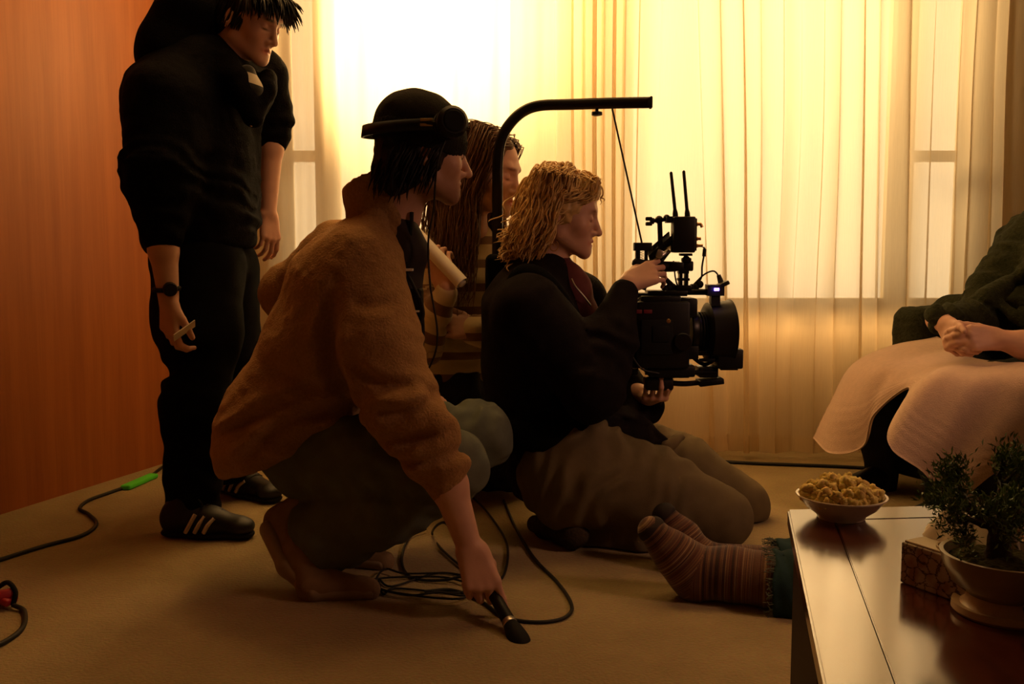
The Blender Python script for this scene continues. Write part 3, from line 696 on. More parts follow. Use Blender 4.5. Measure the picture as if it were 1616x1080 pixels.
# ------------------------------------------------------------------ cables and small things on the carpet
def floor_path(pts, z): return spline([Z(x, y, z) for x, y in pts], 10)
def cable(name, label, pts, r, cat='cable', extra=None, m='cable'):
    p = floor_path(pts, r); o = None
    V, F = tube_arrays(p, r, 10); o = np_mesh(name, V, F, M[m], base=p[0]); tag(o, label, cat); return o
c1 = thing('power_cable', 'black power cable with green tape snaking along the wood-panelled wall', 'cable', Z(150, 800))
pts = floor_path([(-60, 905), (0, 884), (70, 862), (128, 846), (152, 828), (140, 812), (126, 803), (140, 790), (175, 777), (230, 757), (258, 737), (300, 722)], .006)
V, F = tube_arrays(pts, .006, 10); np_mesh('cord', V, F, M['cable'], c1)
tp = [Z(197, 771, .008), Z(215, 764, .008), Z(243, 751, .008)]
bm = bmesh.new(); dd = nrm(tp[2] - tp[0]); add_box(bm, (tp[0] + tp[2]) / 2 + np.array([0, 0, .0015]), (np.linalg.norm(tp[2] - tp[0]) / 2, .019, .0085), np.array([dd, np.cross((0, 0, 1), dd), [0, 0, 1]]), .006, 3)
o = bm_obj('tape_flag', bm, M['tape'], c1); o['label'] = 'neon green tape'
cable('power_cable', 'black cable lying along the foot of the curtain by the armchair', [(1080, 727), (1140, 729), (1200, 732), (1310, 736), (1420, 742)], .007)
cable('signal_cable', 'thin black cable looping over the carpet beside the crouching person, from the camera operator', [(795, 790), (812, 830), (842, 880), (880, 920), (902, 955), (893, 974), (860, 982), (818, 980), (790, 972), (760, 950), (715, 932), (670, 934)], .0045)
coil = thing('cable_coil', 'tangled coil of thin black cable under the crouching person', 'cable', Z(690, 925))
rg = np.random.default_rng(5)
lp = []
for k in range(3):
    for t in np.linspace(0, 2 * math.pi, 9, endpoint=False):
        lp.append((672 + 82 * math.cos(t) + rg.normal(0, 13) + 6 * k, 925 + (10 + 4 * k) * math.sin(t + .3 * k) + rg.normal(0, 6), .005 + .005 * k))
p = spline([Z(x, y, z) for x, y, z in lp], 6); V, F = tube_arrays(p, .0028, 8); np_mesh('cord', V, F, M['cable'], coil)
p = spline([Z(672, 835, .012), Z(645, 850, .006), Z(634, 885, .005), Z(650, 912, .005), Z(700, 916, .01), Z(745, 905, .03)], 10); V, F = tube_arrays(p, .0038, 8); np_mesh('cord', V, F, M['cable'], coil)
rc = thing('clamp', 'red plastic cable clamp on the carpet at the near end of the wooden wall', 'clamp', Z(12, 955))
q = Z(8, 958, .0); bm = bmesh.new()
ax = frame_from((.5, -.6, .25)); add_box(bm, q + np.array([-.005, 0, .03]), (.028, .012, .03), ax, .006, 3); add_box(bm, q + np.array([.012, -.01, .022]), (.02, .009, .016), frame_from((.8, -.2, -.3)), .005, 3); bm_obj('body', bm, M['red'], rc, True)
bm = bmesh.new(); add_tube(bm, spline([q + np.array([-.02, .01, .045]), q + np.array([.01, .0, .06]), q + np.array([.032, -.01, .04]), q + np.array([.03, -.02, .012])], 8), .006); bm_obj('lever', bm, M['rubber'], rc, True)
p = spline([q + np.array([.03, -.02, .012]), Z(38, 965, .006), Z(36, 990, .006), Z(10, 1012, .006), Z(-40, 1035, .006)], 10); V, F = tube_arrays(p, .006, 8); np_mesh('cord', V, F, M['cable'], rc)
# ------------------------------------------------------------------ people: shared anatomy
class Head:
    def __init__(s, c, f, up=(0, 0, 1), sc=1.0):
        s.c = np.asarray(c, float); s.f = nrm(f); s.r = nrm(np.cross(s.f, up)); s.u = np.cross(s.r, s.f); s.sc = sc
        s.ax = np.array([s.r, s.f, s.u])
    def __call__(s, x, y, z): return s.c + s.sc * (x * s.r + y * s.f + z * s.u)
    def local(s, V): return (V - s.c) @ s.ax.T / s.sc
    def sculpt(s, S, ears=(1, -1), chin=1.0, female=False, nose=1.0):
        h, A, q = s, s.ax, s.sc
        e = lambda p, r, k, op='add', ax=A: S.ell(h(*p), np.array(r) * q, ax, k * q, op)
        c = lambda a, b, ra, rb, k, op='add': S.cap(h(*a), h(*b), ra * q, rb * q, k * q, op)
        e((0, -.008, .03), (.075, .098, .084), .02)
        e((0, .034, -.022), (.06, .061, .086), .03)
        for x in (1, -1):
            c((x * .05, .008, -.062), (x * .014, .078, -.098), .018, .015, .025)
            e((x * .04, .062, -.032), (.021, .02, .021), .025)
        e((0, .086 * chin, -.1), (.019, .013, .015), .018)
        c((-.03, .084, .018), (.03, .084, .018), .011, .011, .016)
        c((0, .09, .006), (0, .090 + .021 * nose, -.036), .0075, .0098, .010)
        e((0, .090 + .022 * nose, -.041), (.010, .011, .009), .006)
        for x in (1, -1):
            e((x * .011, .098, -.044), (.0075, .010, .0075), .006)
            e((x * .031, .097, -.003), (.017, .015, .012), .012, 'sub')
            e((x * .031, .079, -.005), (.0145, .0125, .0115), .004)
        m = .5 if female else 0
        e((0, .068, -.070), (.032, .0285, .030), .02)
        c((-.019, .090, -.0695), (0, .0965, -.0665), .0035, .0048 + .001 * m, .005); c((.019, .090, -.0695), (0, .0965, -.0665), .0035, .0048 + .001 * m, .005)
        c((-.016, .089, -.0765), (0, .0945, -.0775), .0035, .0052 + .001 * m, .005); c((.016, .089, -.0765), (0, .0945, -.0775), .0035, .0052 + .001 * m, .005)
        c((-.016, .099, -.0725), (.016, .099, -.0725), .0022, .0022, .004, 'sub')
        for x in ears:
            ea = np.array([nrm(h.r * x + h.f * -.35), nrm(h.f + h.r * x * .35), h.u])
            e((x * .076, -.012, -.016), (.0075, .018, .031), .006, 'add', ea)
            e((x * .085, -.008, -.013), (.006, .009, .016), .004, 'sub', ea)
    def tints(s, V, lip=(.78, .42, .42), stubble=0.0, brow=(.25, .18, .14)):
        L = s.local(V); T = np.ones((len(V), 3))
        g = lambda p, r: np.exp(-(((L - np.array(p)) / np.array(r)) ** 2).sum(1))
        w = np.clip(g((0, .096, -.072), (.021, .014, .0085)) * 1.5, 0, 1)[:, None]; T = T * (1 - w) + w * np.array(lip)
        for x in (1, -1):
            w = np.clip(g((x * .030, .094, .017), (.017, .016, .0045)) * 1.5, 0, 1)[:, None]; T = T * (1 - w) + w * np.array(brow)
            w = np.clip(g((x * .031, .090, -.012), (.014, .012, .0025)) * 1.3, 0, 1)[:, None]; T = T * (1 - w) + w * np.array(brow)
            w = .35 * g((x * .04, .075, -.035), (.022, .03, .022))[:, None]; T = T * (1 - w) + w * np.array((1.0, .72, .7))
        if stubble:
            w = stubble * np.clip(g((0, .06, -.1), (.07, .09, .045)) * 1.4, 0, 1)[:, None] * (1 - g((0, .09, -.05), (.02, .05, .018))[:, None]); T = T * (1 - w) + w * np.array((.33, .27, .25))
        return T
def hand(S, wrist, d, palm_n, th, sc=1.0, curl=((.3, .4, .3),) * 4, thumb=((.6, .7, .2), (.8, .4, .3), (.9, .2, .3)), spread=0.04):
    """palm, four jointed fingers of different length and a thumb rooted at the side of the palm. d: wrist to knuckles; palm_n: where the palm faces; th: thumb side"""
    d = nrm(d); n = nrm(np.asarray(palm_n) - d * np.dot(palm_n, d)); l = nrm(np.cross(d, n)); l = l if np.dot(l, th) > 0 else -l
    w = np.asarray(wrist, float)
    off = (.031, .0105, -.0105, -.030); kl = (.090, .094, .089, .080)
    ph = ((.043, .027, .021), (.047, .031, .022), (.043, .028, .021), (.034, .021, .019)); rr = (.0092, .0094, .0088, .0078)
    tips = []
    for i in range(4):
        b = w + sc * (l * off[i] * .62 + d * .012); kn = w + sc * (l * off[i] + d * kl[i])
        S.cap(b, kn, .0155 * sc, .0118 * sc, .014 * sc)
        p = kn; ang = 0; lat = spread * (1.5 - i)
        for j in range(3):
            ang += curl[i][j]; dr = nrm(d * math.cos(ang) + n * math.sin(ang) + l * lat * max(0, math.cos(ang)))
            q = p + dr * ph[i][j] * sc; S.cap(p, q, rr[i] * (1 - .09 * j) * sc, rr[i] * (1 - .09 * (j + 1)) * sc, .0035 * sc if j else .006 * sc); p = q
        tips.append(p)
    p = w + sc * (l * .021 + d * .022 + n * .004)
    for j, (v, L) in enumerate(zip(thumb, (.042, .034, .027))):
        dr = nrm(d * v[0] + l * v[1] + n * v[2]); q = p + dr * L * sc
        S.cap(p, q, (.0165, .0115, .0105)[j] * sc, (.0118, .0108, .0085)[j] * sc, (.014, .004, .003)[j] * sc); p = q
    tips.append(p); return tips
def skin_mesh(S, root, h=.0032, tint=None, name='body'):
    V, F = S.build(h)
    T = tint(V) if tint else np.ones((len(V), 3))
    T = T * (1 + .05 * noise3(V * 40))[:, None]
    return np_mesh(name, V, F, M['skin'], root, attrs={'tint': T})
def cloth(name, S, root, m, h=.006, path=None):
    V, F = S.build(h); at = None
    if path is not None: at = {'along': path(V) if callable(path) else arc_param(V, path)}
    return np_mesh(name, V, F, m, root, attrs=at)
def locks(name, root, m, guides, r=.0035, seg=5, extra=None):
    """hair: many tapered strands, each following its own guide line"""
    Vs, Fs, k = [], [], 0
    for g in guides:
        n = len(g); rad = r * np.sin(np.linspace(.35, math.pi - .05, n)) ** .6
        V, F = tube_arrays(g, rad, seg); Vs.append(V); Fs.append(np.array(F) + k); k += len(V)
    if extra is not None: Vs.append(extra[0]); Fs.append(extra[1] + k)
    return np_mesh(name, np.concatenate(Vs), np.concatenate(Fs), m, root)
def scalp_guides(hd, n, rg, top=(0, -.02, .115), shape=None, length=.2, wave=.012, freq=30, out=.008, part=None, dirfn=None, zone=None, steps=16):
    """strands start on the skull and run down over it: direction field dirfn(local point) in head space"""
    gs = []
    while len(gs) < n:
        v = nrm(rg.normal(0, 1, 3)); p = np.array([0, -.008, .03]) + v * np.array([.077, .1, .087])
        if zone is not None and not zone(p): continue
        L = length * rg.uniform(.7, 1.1); st = L / steps; ph = rg.uniform(0, 6.3); pts = []; q = p.copy(); ax = nrm(rg.normal(0, 1, 3)); fr = freq * rg.uniform(.7, 1.3); lift = out * rg.uniform(.3, 1.5)
        for i in range(steps):
            t = i * st
            pts.append(q + ax * wave * math.sin(fr * t + ph) * min(1, i / 5) + nrm(q - np.array([0, -.008, .03])) * lift * min(1, i / 4 + .4))
            d = nrm(dirfn(q, i / steps)); q = q + d * st
            c = q - np.array([0, -.008, .03]); e = np.array([.079, .103, .09]); s_ = np.linalg.norm(c / e)
            if s_ < 1 and q[2] > -.05: q = np.array([0, -.008, .03]) + c / s_
            if q[2] <= -.05: 
                rad = math.hypot(q[0] / .075, (q[1] + .02) / .085)
                if rad < .8: q[0] *= .8 / max(rad, .2); q[1] = -.02 + (q[1] + .02) * .8 / max(rad, .2)
        gs.append(np.array([hd(*x) for x in pts]))
    return gs
# ------------------------------------------------------------------ crouching sound recordist in tan fleece
YB_ = 2.55
pB = thing('person', 'person in tan fleece and black beanie crouching, holding a microphone to the carpet', 'person', Z(560, 940))
hB = Head(P(667, 236, 2.52), (.93, .30, -.13), (0, 0, 1), 1.07)
S = SDF(); hB.sculpt(S, ears=(1, -1), nose=1.15, chin=.98)
S.chain([P(645, 290, 2.54), P(622, 345, 2.56), P(590, 400, 2.58)], [.056, .06, .075], .03)
S.cap(P(560, 440, 2.6), P(505, 620, 2.62), .11, .13, .05)
S.chain([P(575, 435, 2.44), P(632, 640, 2.32), P(708, 765, 2.27), P(740, 862, 2.245)], [.06, .048, .042, .029], .02, flat=(0, 1, 0), sq=.85)
wr = P(737, 868, 2.245); tip0, tail0 = P(821, 1014, 2.125), P(754, 893, 2.318)
micd = nrm(tip0 - tail0)
hand(S, P(741, 862, 2.244), P(762, 925, 2.225) - P(741, 862, 2.244), np.array([-.25, .9, -.1]), np.array([.9, .1, .3]), 1.06,
     curl=((.2, .35, .2), (.7, 1.15, .8), (.75, 1.2, .9), (.8, 1.2, .9)), thumb=((.75, .35, .5), (.8, .05, .6), (.75, -.25, .6)))
S.chain([P(535, 400, 2.8), P(450, 465, 2.88), P(640, 610, 2.86)], [.05, .045, .03], .02)
hand(S, P(630, 605, 2.86), (1, 0, -.3), (0, 0, -1), (0, -1, 0), 1.0)
skin_mesh(S, pB, .0032, lambda V: hB.tints(V, stubble=.75, brow=(.12, .1, .09)))
# hair under the hat
S = SDF()
S.ell(hB(0, -.02, .0), (.082 * 1.07, .096 * 1.07, .09 * 1.07), hB.ax, .01)
S.ell(hB(0, -.058, -.058), (.07 * 1.07, .05 * 1.07, .06 * 1.07), hB.ax, .02)
S.cap(hB(.066, .012, -.005), hB(.068, .018, -.04), .02, .012, .015)
S.cap(hB(-.066, .012, -.005), hB(-.068, .018, -.04), .02, .012, .015)
S.cut(hB(0, .05, .0), hB.f * 1.0 + hB.u * .25, .006)
S.disp(rumple(38, .006, 3, (1, 1, 1)))
V0, F0 = S.build(.005)
rg = np.random.default_rng(21); gs = []
for i in range(260):
    x = rg.uniform(-.085, .085); y = -.055 - .05 * math.sqrt(max(0, 1 - (x / .09) ** 2)) + rg.uniform(0, .05); z0 = rg.uniform(-.05, .0)
    if rg.random() < .4: x = math.copysign(.078, x); y = rg.uniform(-.07, .025); z0 = rg.uniform(-.03, .01)
    L = rg.uniform(.05, .1); ph = rg.uniform(0, 6)
    gs.append(np.array([hB(x + .006 * math.sin(3 * t + ph), y - .01 * t + .006 * math.cos(4 * t + ph), z0 - L * t) for t in np.linspace(0, 1, 8)]))
locks('hair', pB, M['black_hair'], gs, .003, 5, (V0, F0))
# beanie with a turned-up cuff
S = SDF(); q = hB.sc
S.ell(hB(0, -.010, .032), np.array([.086, .110, .092]) * q, hB.ax, .02); S.ell(hB(0, -.025, .075), np.array([.06, .075, .05]) * q, hB.ax, .05)
cn = nrm(hB.u * 1.0 + hB.f * .12)
S.cut(hB(0, 0, .0), -cn, .006); S.disp(rumple(16, .004, 9), .02)
cloth('beanie', S, pB, M['beanie'], .004)
S = SDF(); S.ell(hB(0, -.010, .025), np.array([.0915, .115, .1]) * q, hB.ax, .02); S.cut(hB(0, 0, -.004), -cn, .005); S.cut(hB(0, 0, .048), cn, .008)
S.disp(lambda p: .0012 * np.sin(np.arctan2((p - hB.c) @ hB.r, (p - hB.c) @ hB.f) * 60), .02); S.disp(rumple(18, .003, 4), .02)
cloth('beanie_cuff', S, pB, M['beanie'], .004)
# fleece jacket
S = SDF()
tors = [P(600, 350, 2.56), P(558, 448, 2.58), P(524, 548, 2.6), P(470, 648, 2.61), P(440, 700, 2.61)]
S.chain(tors, [.062, .152, .164, .166, .168], .05, flat=(0, 1, 0), sq=1.42)
S.cap(P(540, 400, 2.76), P(455, 462, 2.84), .095, .075, .05); S.cap(P(455, 462, 2.84), P(600, 590, 2.86), .075, .06, .04)
ha, hb = P(362, 752, 2.6), P(575, 655, 2.6); hd_ = nrm(hb - ha); S.cut(ha, np.cross(hd_, (0, 1, 0)) if np.cross(hd_, (0, 1, 0))[2] < 0 else -np.cross(hd_, (0, 1, 0)), .05)
arm = [P(572, 425, 2.45), P(602, 545, 2.36), P(634, 640, 2.315), P(672, 712, 2.285), P(706, 770, 2.27)]
S.chain(arm, [.106, .094, .082, .060, .042], .04)
S.ell(P(712, 744, 2.262), (.046, .05, .024), frame_from(nrm(arm[4] - arm[3])), .02)
S.ell(P(690, 708, 2.275), (.062, .062, .024), frame_from(nrm(arm[4] - arm[3])), .025)
S.cap(P(650, 640, 2.25), P(700, 680, 2.25), .03, .03, .03)
S.cut(P(711, 792, 2.27), nrm(arm[4] - arm[3]), .006)
# creases: elbow, armhole, lap
for pl, yy, w_, d_ in (([(545, 440), (536, 540), (556, 640)], 2.5, .02, .016), ([(360, 690), (430, 640), (520, 600)], 2.55, .018, .014), ([(400, 715), (470, 650), (560, 625)], 2.55, .016, .013), ([(430, 560), (500, 590), (560, 590)], 2.55, .018, .009),
        ([(560, 570), (610, 600), (668, 600)], 2.34, .014, .014), ([(585, 640), (640, 640), (690, 625)], 2.33, .013, .014), ([(590, 690), (650, 685), (712, 668)], 2.31, .012, .015), ([(625, 725), (670, 720), (720, 705)], 2.29, .010, .012), ([(560, 470), (600, 480), (640, 470)], 2.42, .014, .007)):
    S.disp(crease(pl, yy, w_, d_), .05)
S.disp(folds(arm, .085, .010, 2, (.42, .2)), .04); S.disp(rumple(9, .006, 3), .04); S.disp(rumple(42, .0022, 8), .03)
cloth('fleece_jacket', S, pB, M['fleece'], .0055)
# stand collar, open at the throat
cdir = nrm(P(590, 285, 2.56) - P(612, 372, 2.57)); cax = frame_from(cdir, (0, 1, 0))
S = SDF(); c0, c1 = P(612, 372, 2.57), P(582, 262, 2.56); S.cap(c0, c1, .098, .074, .01); S.cap(c0 - cdir * .05, c1 + cdir * .1, .08, .062, .004, 'sub')
S.cut(P(574, 277, 2.56), nrm(P(574, 277, 2.56) - P(600, 360, 2.56)) + np.array([-.25, 0, .0]), .01); S.cut(c0 - cdir * .03, -cdir, .01)
S.cut(P(642, 330, 2.56), np.array([.98, .0, .15]), .01)
S.disp(rumple(12, .004, 5), .03); S.disp(rumple(45, .002, 2), .02)
cloth('collar', S, pB, M['fleece'], .0045)
S = SDF(); S.cap(c0, c1, .0795, .0615, .01); S.cap(c0 - cdir * .05, c1 + cdir * .1, .075, .0565, .003, 'sub')
S.cut(P(574, 272, 2.56), nrm(P(574, 277, 2.56) - P(600, 360, 2.56)) + np.array([-.25, 0, .0]), .004); S.cut(c0 - cdir * .03, -cdir, .01); S.cut(P(646, 330, 2.56), np.array([.98, 0, .15]), .004)
cloth('collar_lining', S, pB, M['lining'], .0028)
S = SDF(); S.chain([P(622, 350, 2.545), P(636, 395, 2.54), P(628, 470, 2.54)], [.055, .058, .06], .03); S.disp(rumple(20, .004, 3), .03); cloth('undershirt', S, pB, M['lining'], .005)
zp_ = [P(650, 335, 2.50), P(648, 372, 2.492), P(641, 410, 2.485), P(640, 450, 2.48)]
bm = bmesh.new(); add_tube(bm, spline(zp_, 6), .005, 6); bm_obj('zip', bm, M['rubber'], pB, True)
# jeans
S = SDF(); hip, kn, ank = P(436, 716, 2.53), P(712, 735, 2.39), P(500, 855, 2.46)
S.chain([P(440, 700, 2.60), hip, P(580, 725, 2.43), kn], [.15, .112, .097, .086], .04)
S.chain([kn, P(610, 800, 2.43), ank], [.084, .094, .106], .03)
a2 = nrm(ank - kn); S.cut(P(498, 853, 2.46), a2, .008)
kf = P(755, 690, 2.71); S.chain([P(455, 700, 2.70), P(600, 690, 2.71), kf], [.115, .105, .093], .04); S.chain([kf, P(640, 790, 2.74), P(560, 855, 2.70)], [.09, .085, .07], .03); S.cut(P(548, 862, 2.7), nrm(P(560, 855, 2.7) - kf), .008)
S.cap(P(460, 772, 2.36), P(700, 792, 2.31), .010, .004, .02, 'sub')
S.disp(folds([hip, kn], .07, .010, 4, (.40, .2)), .04); S.disp(folds([kn, ank], .08, .010, 7, (.1, .2)), .04); S.disp(rumple(11, .008, 6), .04)
S.cap(P(705, 662, 2.66), P(755, 672, 2.66), .004, .002, .012, 'sub'); S.cap(P(700, 650, 2.67), P(765, 655, 2.67), .003, .002, .012, 'sub')
cloth('jeans', S, pB, M['denim'], .006)
# shoes: heel lifted, weight on the ball of the foot
def tilted_shoe(heel, ball, toe, wide, nm):
    S = SDF(); up = nrm(np.cross(np.cross(toe - ball, heel - ball), toe - ball)); lat = nrm(np.cross(up, toe - ball))
    S.chain([heel + up * .012, (heel + ball) / 2 + np.array([.02, 0, .025]), ball + up * .038, toe + up * .022], [.036, .043, .042, .026], .03, flat=lat, sq=1.05)
    S.cap(heel + np.array([.02, 0, .03]), heel + np.array([.06, 0, .05]), .034, .04, .03)
    S.disp(rumple(25, .0025, 2), .02); V, F = S.build(.004); np_mesh('shoe', V, F, M['suede'], pB)
    S = SDF(); o = nrm(np.cross(lat, ball - heel)); o = o if o[0] < 0 else -o
    S.chain([heel + o * .022, (heel + ball) / 2 + o * .024, ball - up * -.008, toe + up * .008], [.024, .022, .017, .013], .014, flat=lat, sq=1.9)
    V, F = S.build(.004); np_mesh('shoe_sole', V, F, M['sole'], pB)
tilted_shoe(P(438, 832, 2.48), Z(495, 945, .004), Z(585, 944, .004), 1, 'near')
tilted_shoe(P(505, 822, 2.74), Z(535, 890, .004), Z(603, 898, .004), 1, 'far')
# headphones pushed up over the beanie
hp = thing('headphones', 'black headphones worn around the black beanie of the crouching person', 'headphones', hB(0, 0, .05))
cup = P(713, 193, 2.39); bm = bmesh.new()
cn_ = nrm(np.array([.35, -.93, .1])); ax = frame_from(cn_, (0, 0, 1))
add_cyl(bm, cup - cn_ * .022, cup + cn_ * .018, .036, .038, 28, .008)
o = bm_obj('ear_cup', bm, M['plastic'], hp, True)
bm = bmesh.new(); add_cyl(bm, cup + cn_ * .017, cup + cn_ * .021, .027, .025, 28, .0015); bm_obj('cup_cap', bm, M['rubber'], o, True)
bm = bmesh.new(); add_tube2(bm, [cup - cn_ * .04, cup - cn_ * .035, cup - cn_ * .022, cup - cn_ * .02], [.028, .037, .037, .03], 24); bm_obj('ear_pad', bm, M['rubber'], o, True)
cup2 = hB(-.09, .075, .055); c2 = nrm(np.array([.5, .86, 0])); bm = bmesh.new(); add_cyl(bm, cup2 - c2 * .02, cup2 + c2 * .018, .036, .038, 28, .008); bm_obj('ear_cup', bm, M['plastic'], hp, True)
pth = []
for t in np.linspace(-1, 1, 40):
    a_ = math.pi * .5 + t * 2.1
    pth.append(hB(.104 * math.cos(a_), -.012 - .130 * math.sin(a_), .045 - .026 * math.sin(a_)))
pth = np.array(pth); V = []; ax_u = hB.u * .7 + hB.f * .0; nrmv = pth - hB(0, -.012, .042); nrmv /= np.linalg.norm(nrmv, axis=1)[:, None]
for p, n_ in zip(pth, nrmv):
    for a_, b2 in ((-.0035, -.014), (.0035, -.014), (.0035, .014), (-.0035, .014)): V.append(p + n_ * a_ + hB.u * b2)
F = []
for i in range(39):
    for j in range(4): F.append((i * 4 + j, i * 4 + (j + 1) % 4, i * 4 + 4 + (j + 1) % 4, i * 4 + 4 + j))
F += [(0, 1, 2, 3), (156, 157, 158, 159)]
np_mesh('headband', V, F, M['plastic'], hp, smooth=False)
for dy in (-4, 4):
    bm = bmesh.new(); pbox(bm, 663, 193 + dy - 2.2, 683, 193 + dy + 2.2, 2.402, .004, .0006); o = bm_obj('gold_mark', bm, M['gold'], hp); o['label'] = 'gold strip on the yoke'
bm = bmesh.new(); add_tube(bm, spline([cup - cn_ * .015 + np.array([-.02, 0, 0]), P(672, 194, 2.408), P(640, 198, 2.41)], 8), .009, 8); bm_obj('yoke', bm, M['plastic'], hp, True)
p = spline([P(706, 212, 2.42), P(690, 260, 2.40), P(684, 330, 2.44), P(676, 380, 2.46), P(679, 450, 2.46), P(690, 520, 2.46), P(686, 560, 2.46), P(668, 600, 2.47), P(655, 640, 2.44)], 10)
V, F = tube_arrays(p, .0026, 8); np_mesh('cord', V, F, M['cable'], hp)
# sound recorder hanging at the chest
rec = thing('audio_recorder', 'small black sound recorder hanging at the chest of the crouching person', 'recorder', P(655, 500, 2.5))
bm = bmesh.new(); pbox(bm, 636, 455, 668, 590, 2.5, .07, .006); bm_obj('body', bm, M['plastic'], rec)
bm = bmesh.new(); pbox(bm, 634, 424, 652, 428, 2.475, .03, .001); bm_obj('edge_trim', bm, M['paper'], rec); bm = bmesh.new(); pbox(bm, 650, 490, 662, 493, 2.462, .01, .001); bm_obj('edge_trim', bm, M['paper'], rec)
bm = bmesh.new(); add_tube(bm, spline([P(642, 432, 2.48), P(652, 450, 2.47), P(664, 480, 2.46), P(668, 530, 2.46), P(662, 580, 2.46)], 8), .004, 8)
add_tube(bm, spline([P(640, 430, 2.48), P(644, 470, 2.465), P(652, 520, 2.455), P(668, 500, 2.455), P(664, 470, 2.46)], 8), .0035, 8); bm_obj('cord', bm, M['cable'], rec, True)
# microphone
mic = thing('microphone', 'black microphone with silver ring held down to the carpet by the crouching person', 'microphone', tip0 * np.array([1, 1, 0]))
Lm = np.linalg.norm(tip0 - tail0); at = lambda t: tail0 + micd * Lm * t
bm = bmesh.new(); add_tube2(bm, [at(-.16), at(-.14), at(.0), at(.55), at(.72), at(.74)], [.0095, .0125, .0135, .0145, .0155, .014], 24); bm_obj('handle', bm, M['plastic'], mic, True)
bm = bmesh.new(); add_tube2(bm, [at(.73), at(.735), at(.78), at(.785)], [.0155, .0165, .0172, .016], 24); bm_obj('ring', bm, M['steel'], mic, True)
bm = bmesh.new(); n_ = 12; ts = np.linspace(0, 1, n_); add_tube2(bm, [at(.785 + .325 * t) for t in ts], [.0165 + .0075 * math.sin(min(1, t * 1.6) * math.pi / 2) if t < .62 else .024 * math.sqrt(max(.02, 1 - ((t - .62) / .4) ** 2)) for t in ts], 28); bm_obj('windscreen', bm, M['rubber'], mic, True)
p = spline([at(-.15), P(722, 850, 2.28), P(700, 825, 2.36), Z(682, 842, .006), Z(700, 870, .006), Z(745, 905, .006), Z(790, 915, .006), Z(800, 860, .006), Z(770, 810, .006), Z(740, 780, .006)], 10)
V, F = tube_arrays(p, .0035, 8); np_mesh('cord', V, F, M['cable'], mic)
# ------------------------------------------------------------------ standing crew member in black
pA = thing('person', 'person in black hooded jacket and trousers standing hunched by the wooden wall', 'person', Z(330, 840))
hA = Head(P(393, 30, 3.14), (.86, -.34, -.36), (.1, 0, 1), 1.03)
S = SDF(); hA.sculpt(S, ears=(1, -1), nose=.95)
S.chain([hA(0, -.02, -.05), P(352, 105, 3.14), P(330, 150, 3.14)], [.055, .058, .08], .03)
S.cap(P(305, 180, 3.14), P(312, 330, 3.14), .11, .11, .04)
nw = P(266, 470, 2.86)
S.chain([P(262, 170, 2.97), P(254, 310, 2.91), P(258, 395, 2.87), nw], [.055, .046, .040, .029], .02)
hand(S, nw - np.array([0, 0, .008]), P(268, 540, 2.86) - P(266, 465, 2.86), np.array([.6, .75, 0]), np.array([.75, -.6, 0]), .98,
     curl=((.35, .75, .5), (.4, .8, .5), (.45, .85, .5), (.5, .9, .5)), thumb=((.8, .5, .3), (.9, .15, .45), (.9, 0, .5)))
fw = P(423, 335, 3.34)
S.chain([P(418, 130, 3.36), P(428, 235, 3.36), fw], [.05, .038, .027], .02)
hand(S, fw, P(428, 390, 3.34) - fw, np.array([-.6, .5, 0]), np.array([.8, -.5, 0]), .95, curl=((.35, .45, .3), (.4, .5, .3), (.45, .55, .3), (.5, .6, .3)), thumb=((.85, .4, .25), (.95, .1, .3), (.95, 0, .3)))
skin_mesh(S, pA, .0032, lambda V: hA.tints(V, brow=(.1, .08, .07)))
# hair
S = SDF(); q = hA.sc
S.ell(hA(0, -.016, .04), np.array([.083, .104, .088]) * q, hA.ax, .02); S.ell(hA(0, -.05, -.02), np.array([.074, .06, .07]) * q, hA.ax, .02)
S.cut(hA(0, .072, .06), hA.f * 1.0 - hA.u * .55, .008); S.cut(hA(0, .02, -.005), hA.f * .9 - hA.u * .4, .01); S.disp(rumple(35, .006, 2), .02)
V0, F0 = S.build(.005); rg = np.random.default_rng(31); gs = []
for i in range(420):
    a_ = rg.uniform(-1.5, 1.5); p = np.array([.075 * math.sin(a_), .062 * math.cos(a_) + .01, .085 - .02 * abs(a_)])
    d = np.array([.02 * math.sin(a_), .045, -.02 - .035 * rg.random()]) + rg.normal(0, .012, 3)
    gs.append(np.array([hA(*(p + d * t + np.array([0, 0, .022 * math.sin(t * 2.6)]))) for t in np.linspace(0, 1, 7)]))
for i in range(120):
    a_ = rg.uniform(.3, 2.8) * rg.choice((-1, 1)); p = np.array([.08 * math.sin(a_), .09 * math.cos(a_) - .02, .03]); gs.append(np.array([hA(*(p + np.array([.004 * math.sin(5 * t + i), -.012 * t, -.075 * t]))) for t in np.linspace(0, 1, 7)]))
locks('hair', pA, M['black_hair'], gs, .0045, 5, (V0, F0))
# hooded jacket
S = SDF()
S.chain([P(330, 118, 3.14), P(296, 165, 3.14), P(302, 255, 3.14), P(315, 350, 3.14), P(318, 400, 3.14)], [.12, .178, .183, .165, .152], .05, flat=(0, 1, 0), sq=1.15)
S.cap(P(330, 130, 3.14), P(398, 150, 3.2), .11, .07, .06)
nA = [P(264, 165, 2.97), P(252, 270, 2.91), P(255, 366, 2.875)]
S.chain(nA, [.122, .104, .062], .04); S.ell(P(253, 345, 2.9), (.068, .068, .03), None, .02)
for y, r in ((248, .100), (270, .103)): S.ell(P(246, y, 2.91), (r, r, .017), None, .02)
fA = [P(412, 118, 3.34), P(424, 170, 3.37), P(427, 222, 3.37)]
S.chain(fA, [.088, .07, .055], .03); S.ell(P(430, 190, 3.37), (.068, .068, .02), None, .02); S.ell(P(428, 215, 3.37), (.058, .058, .02), None, .02)
S.cap(P(392, 130, 3.24), P(372, 380, 3.24), .05, .06, .05)
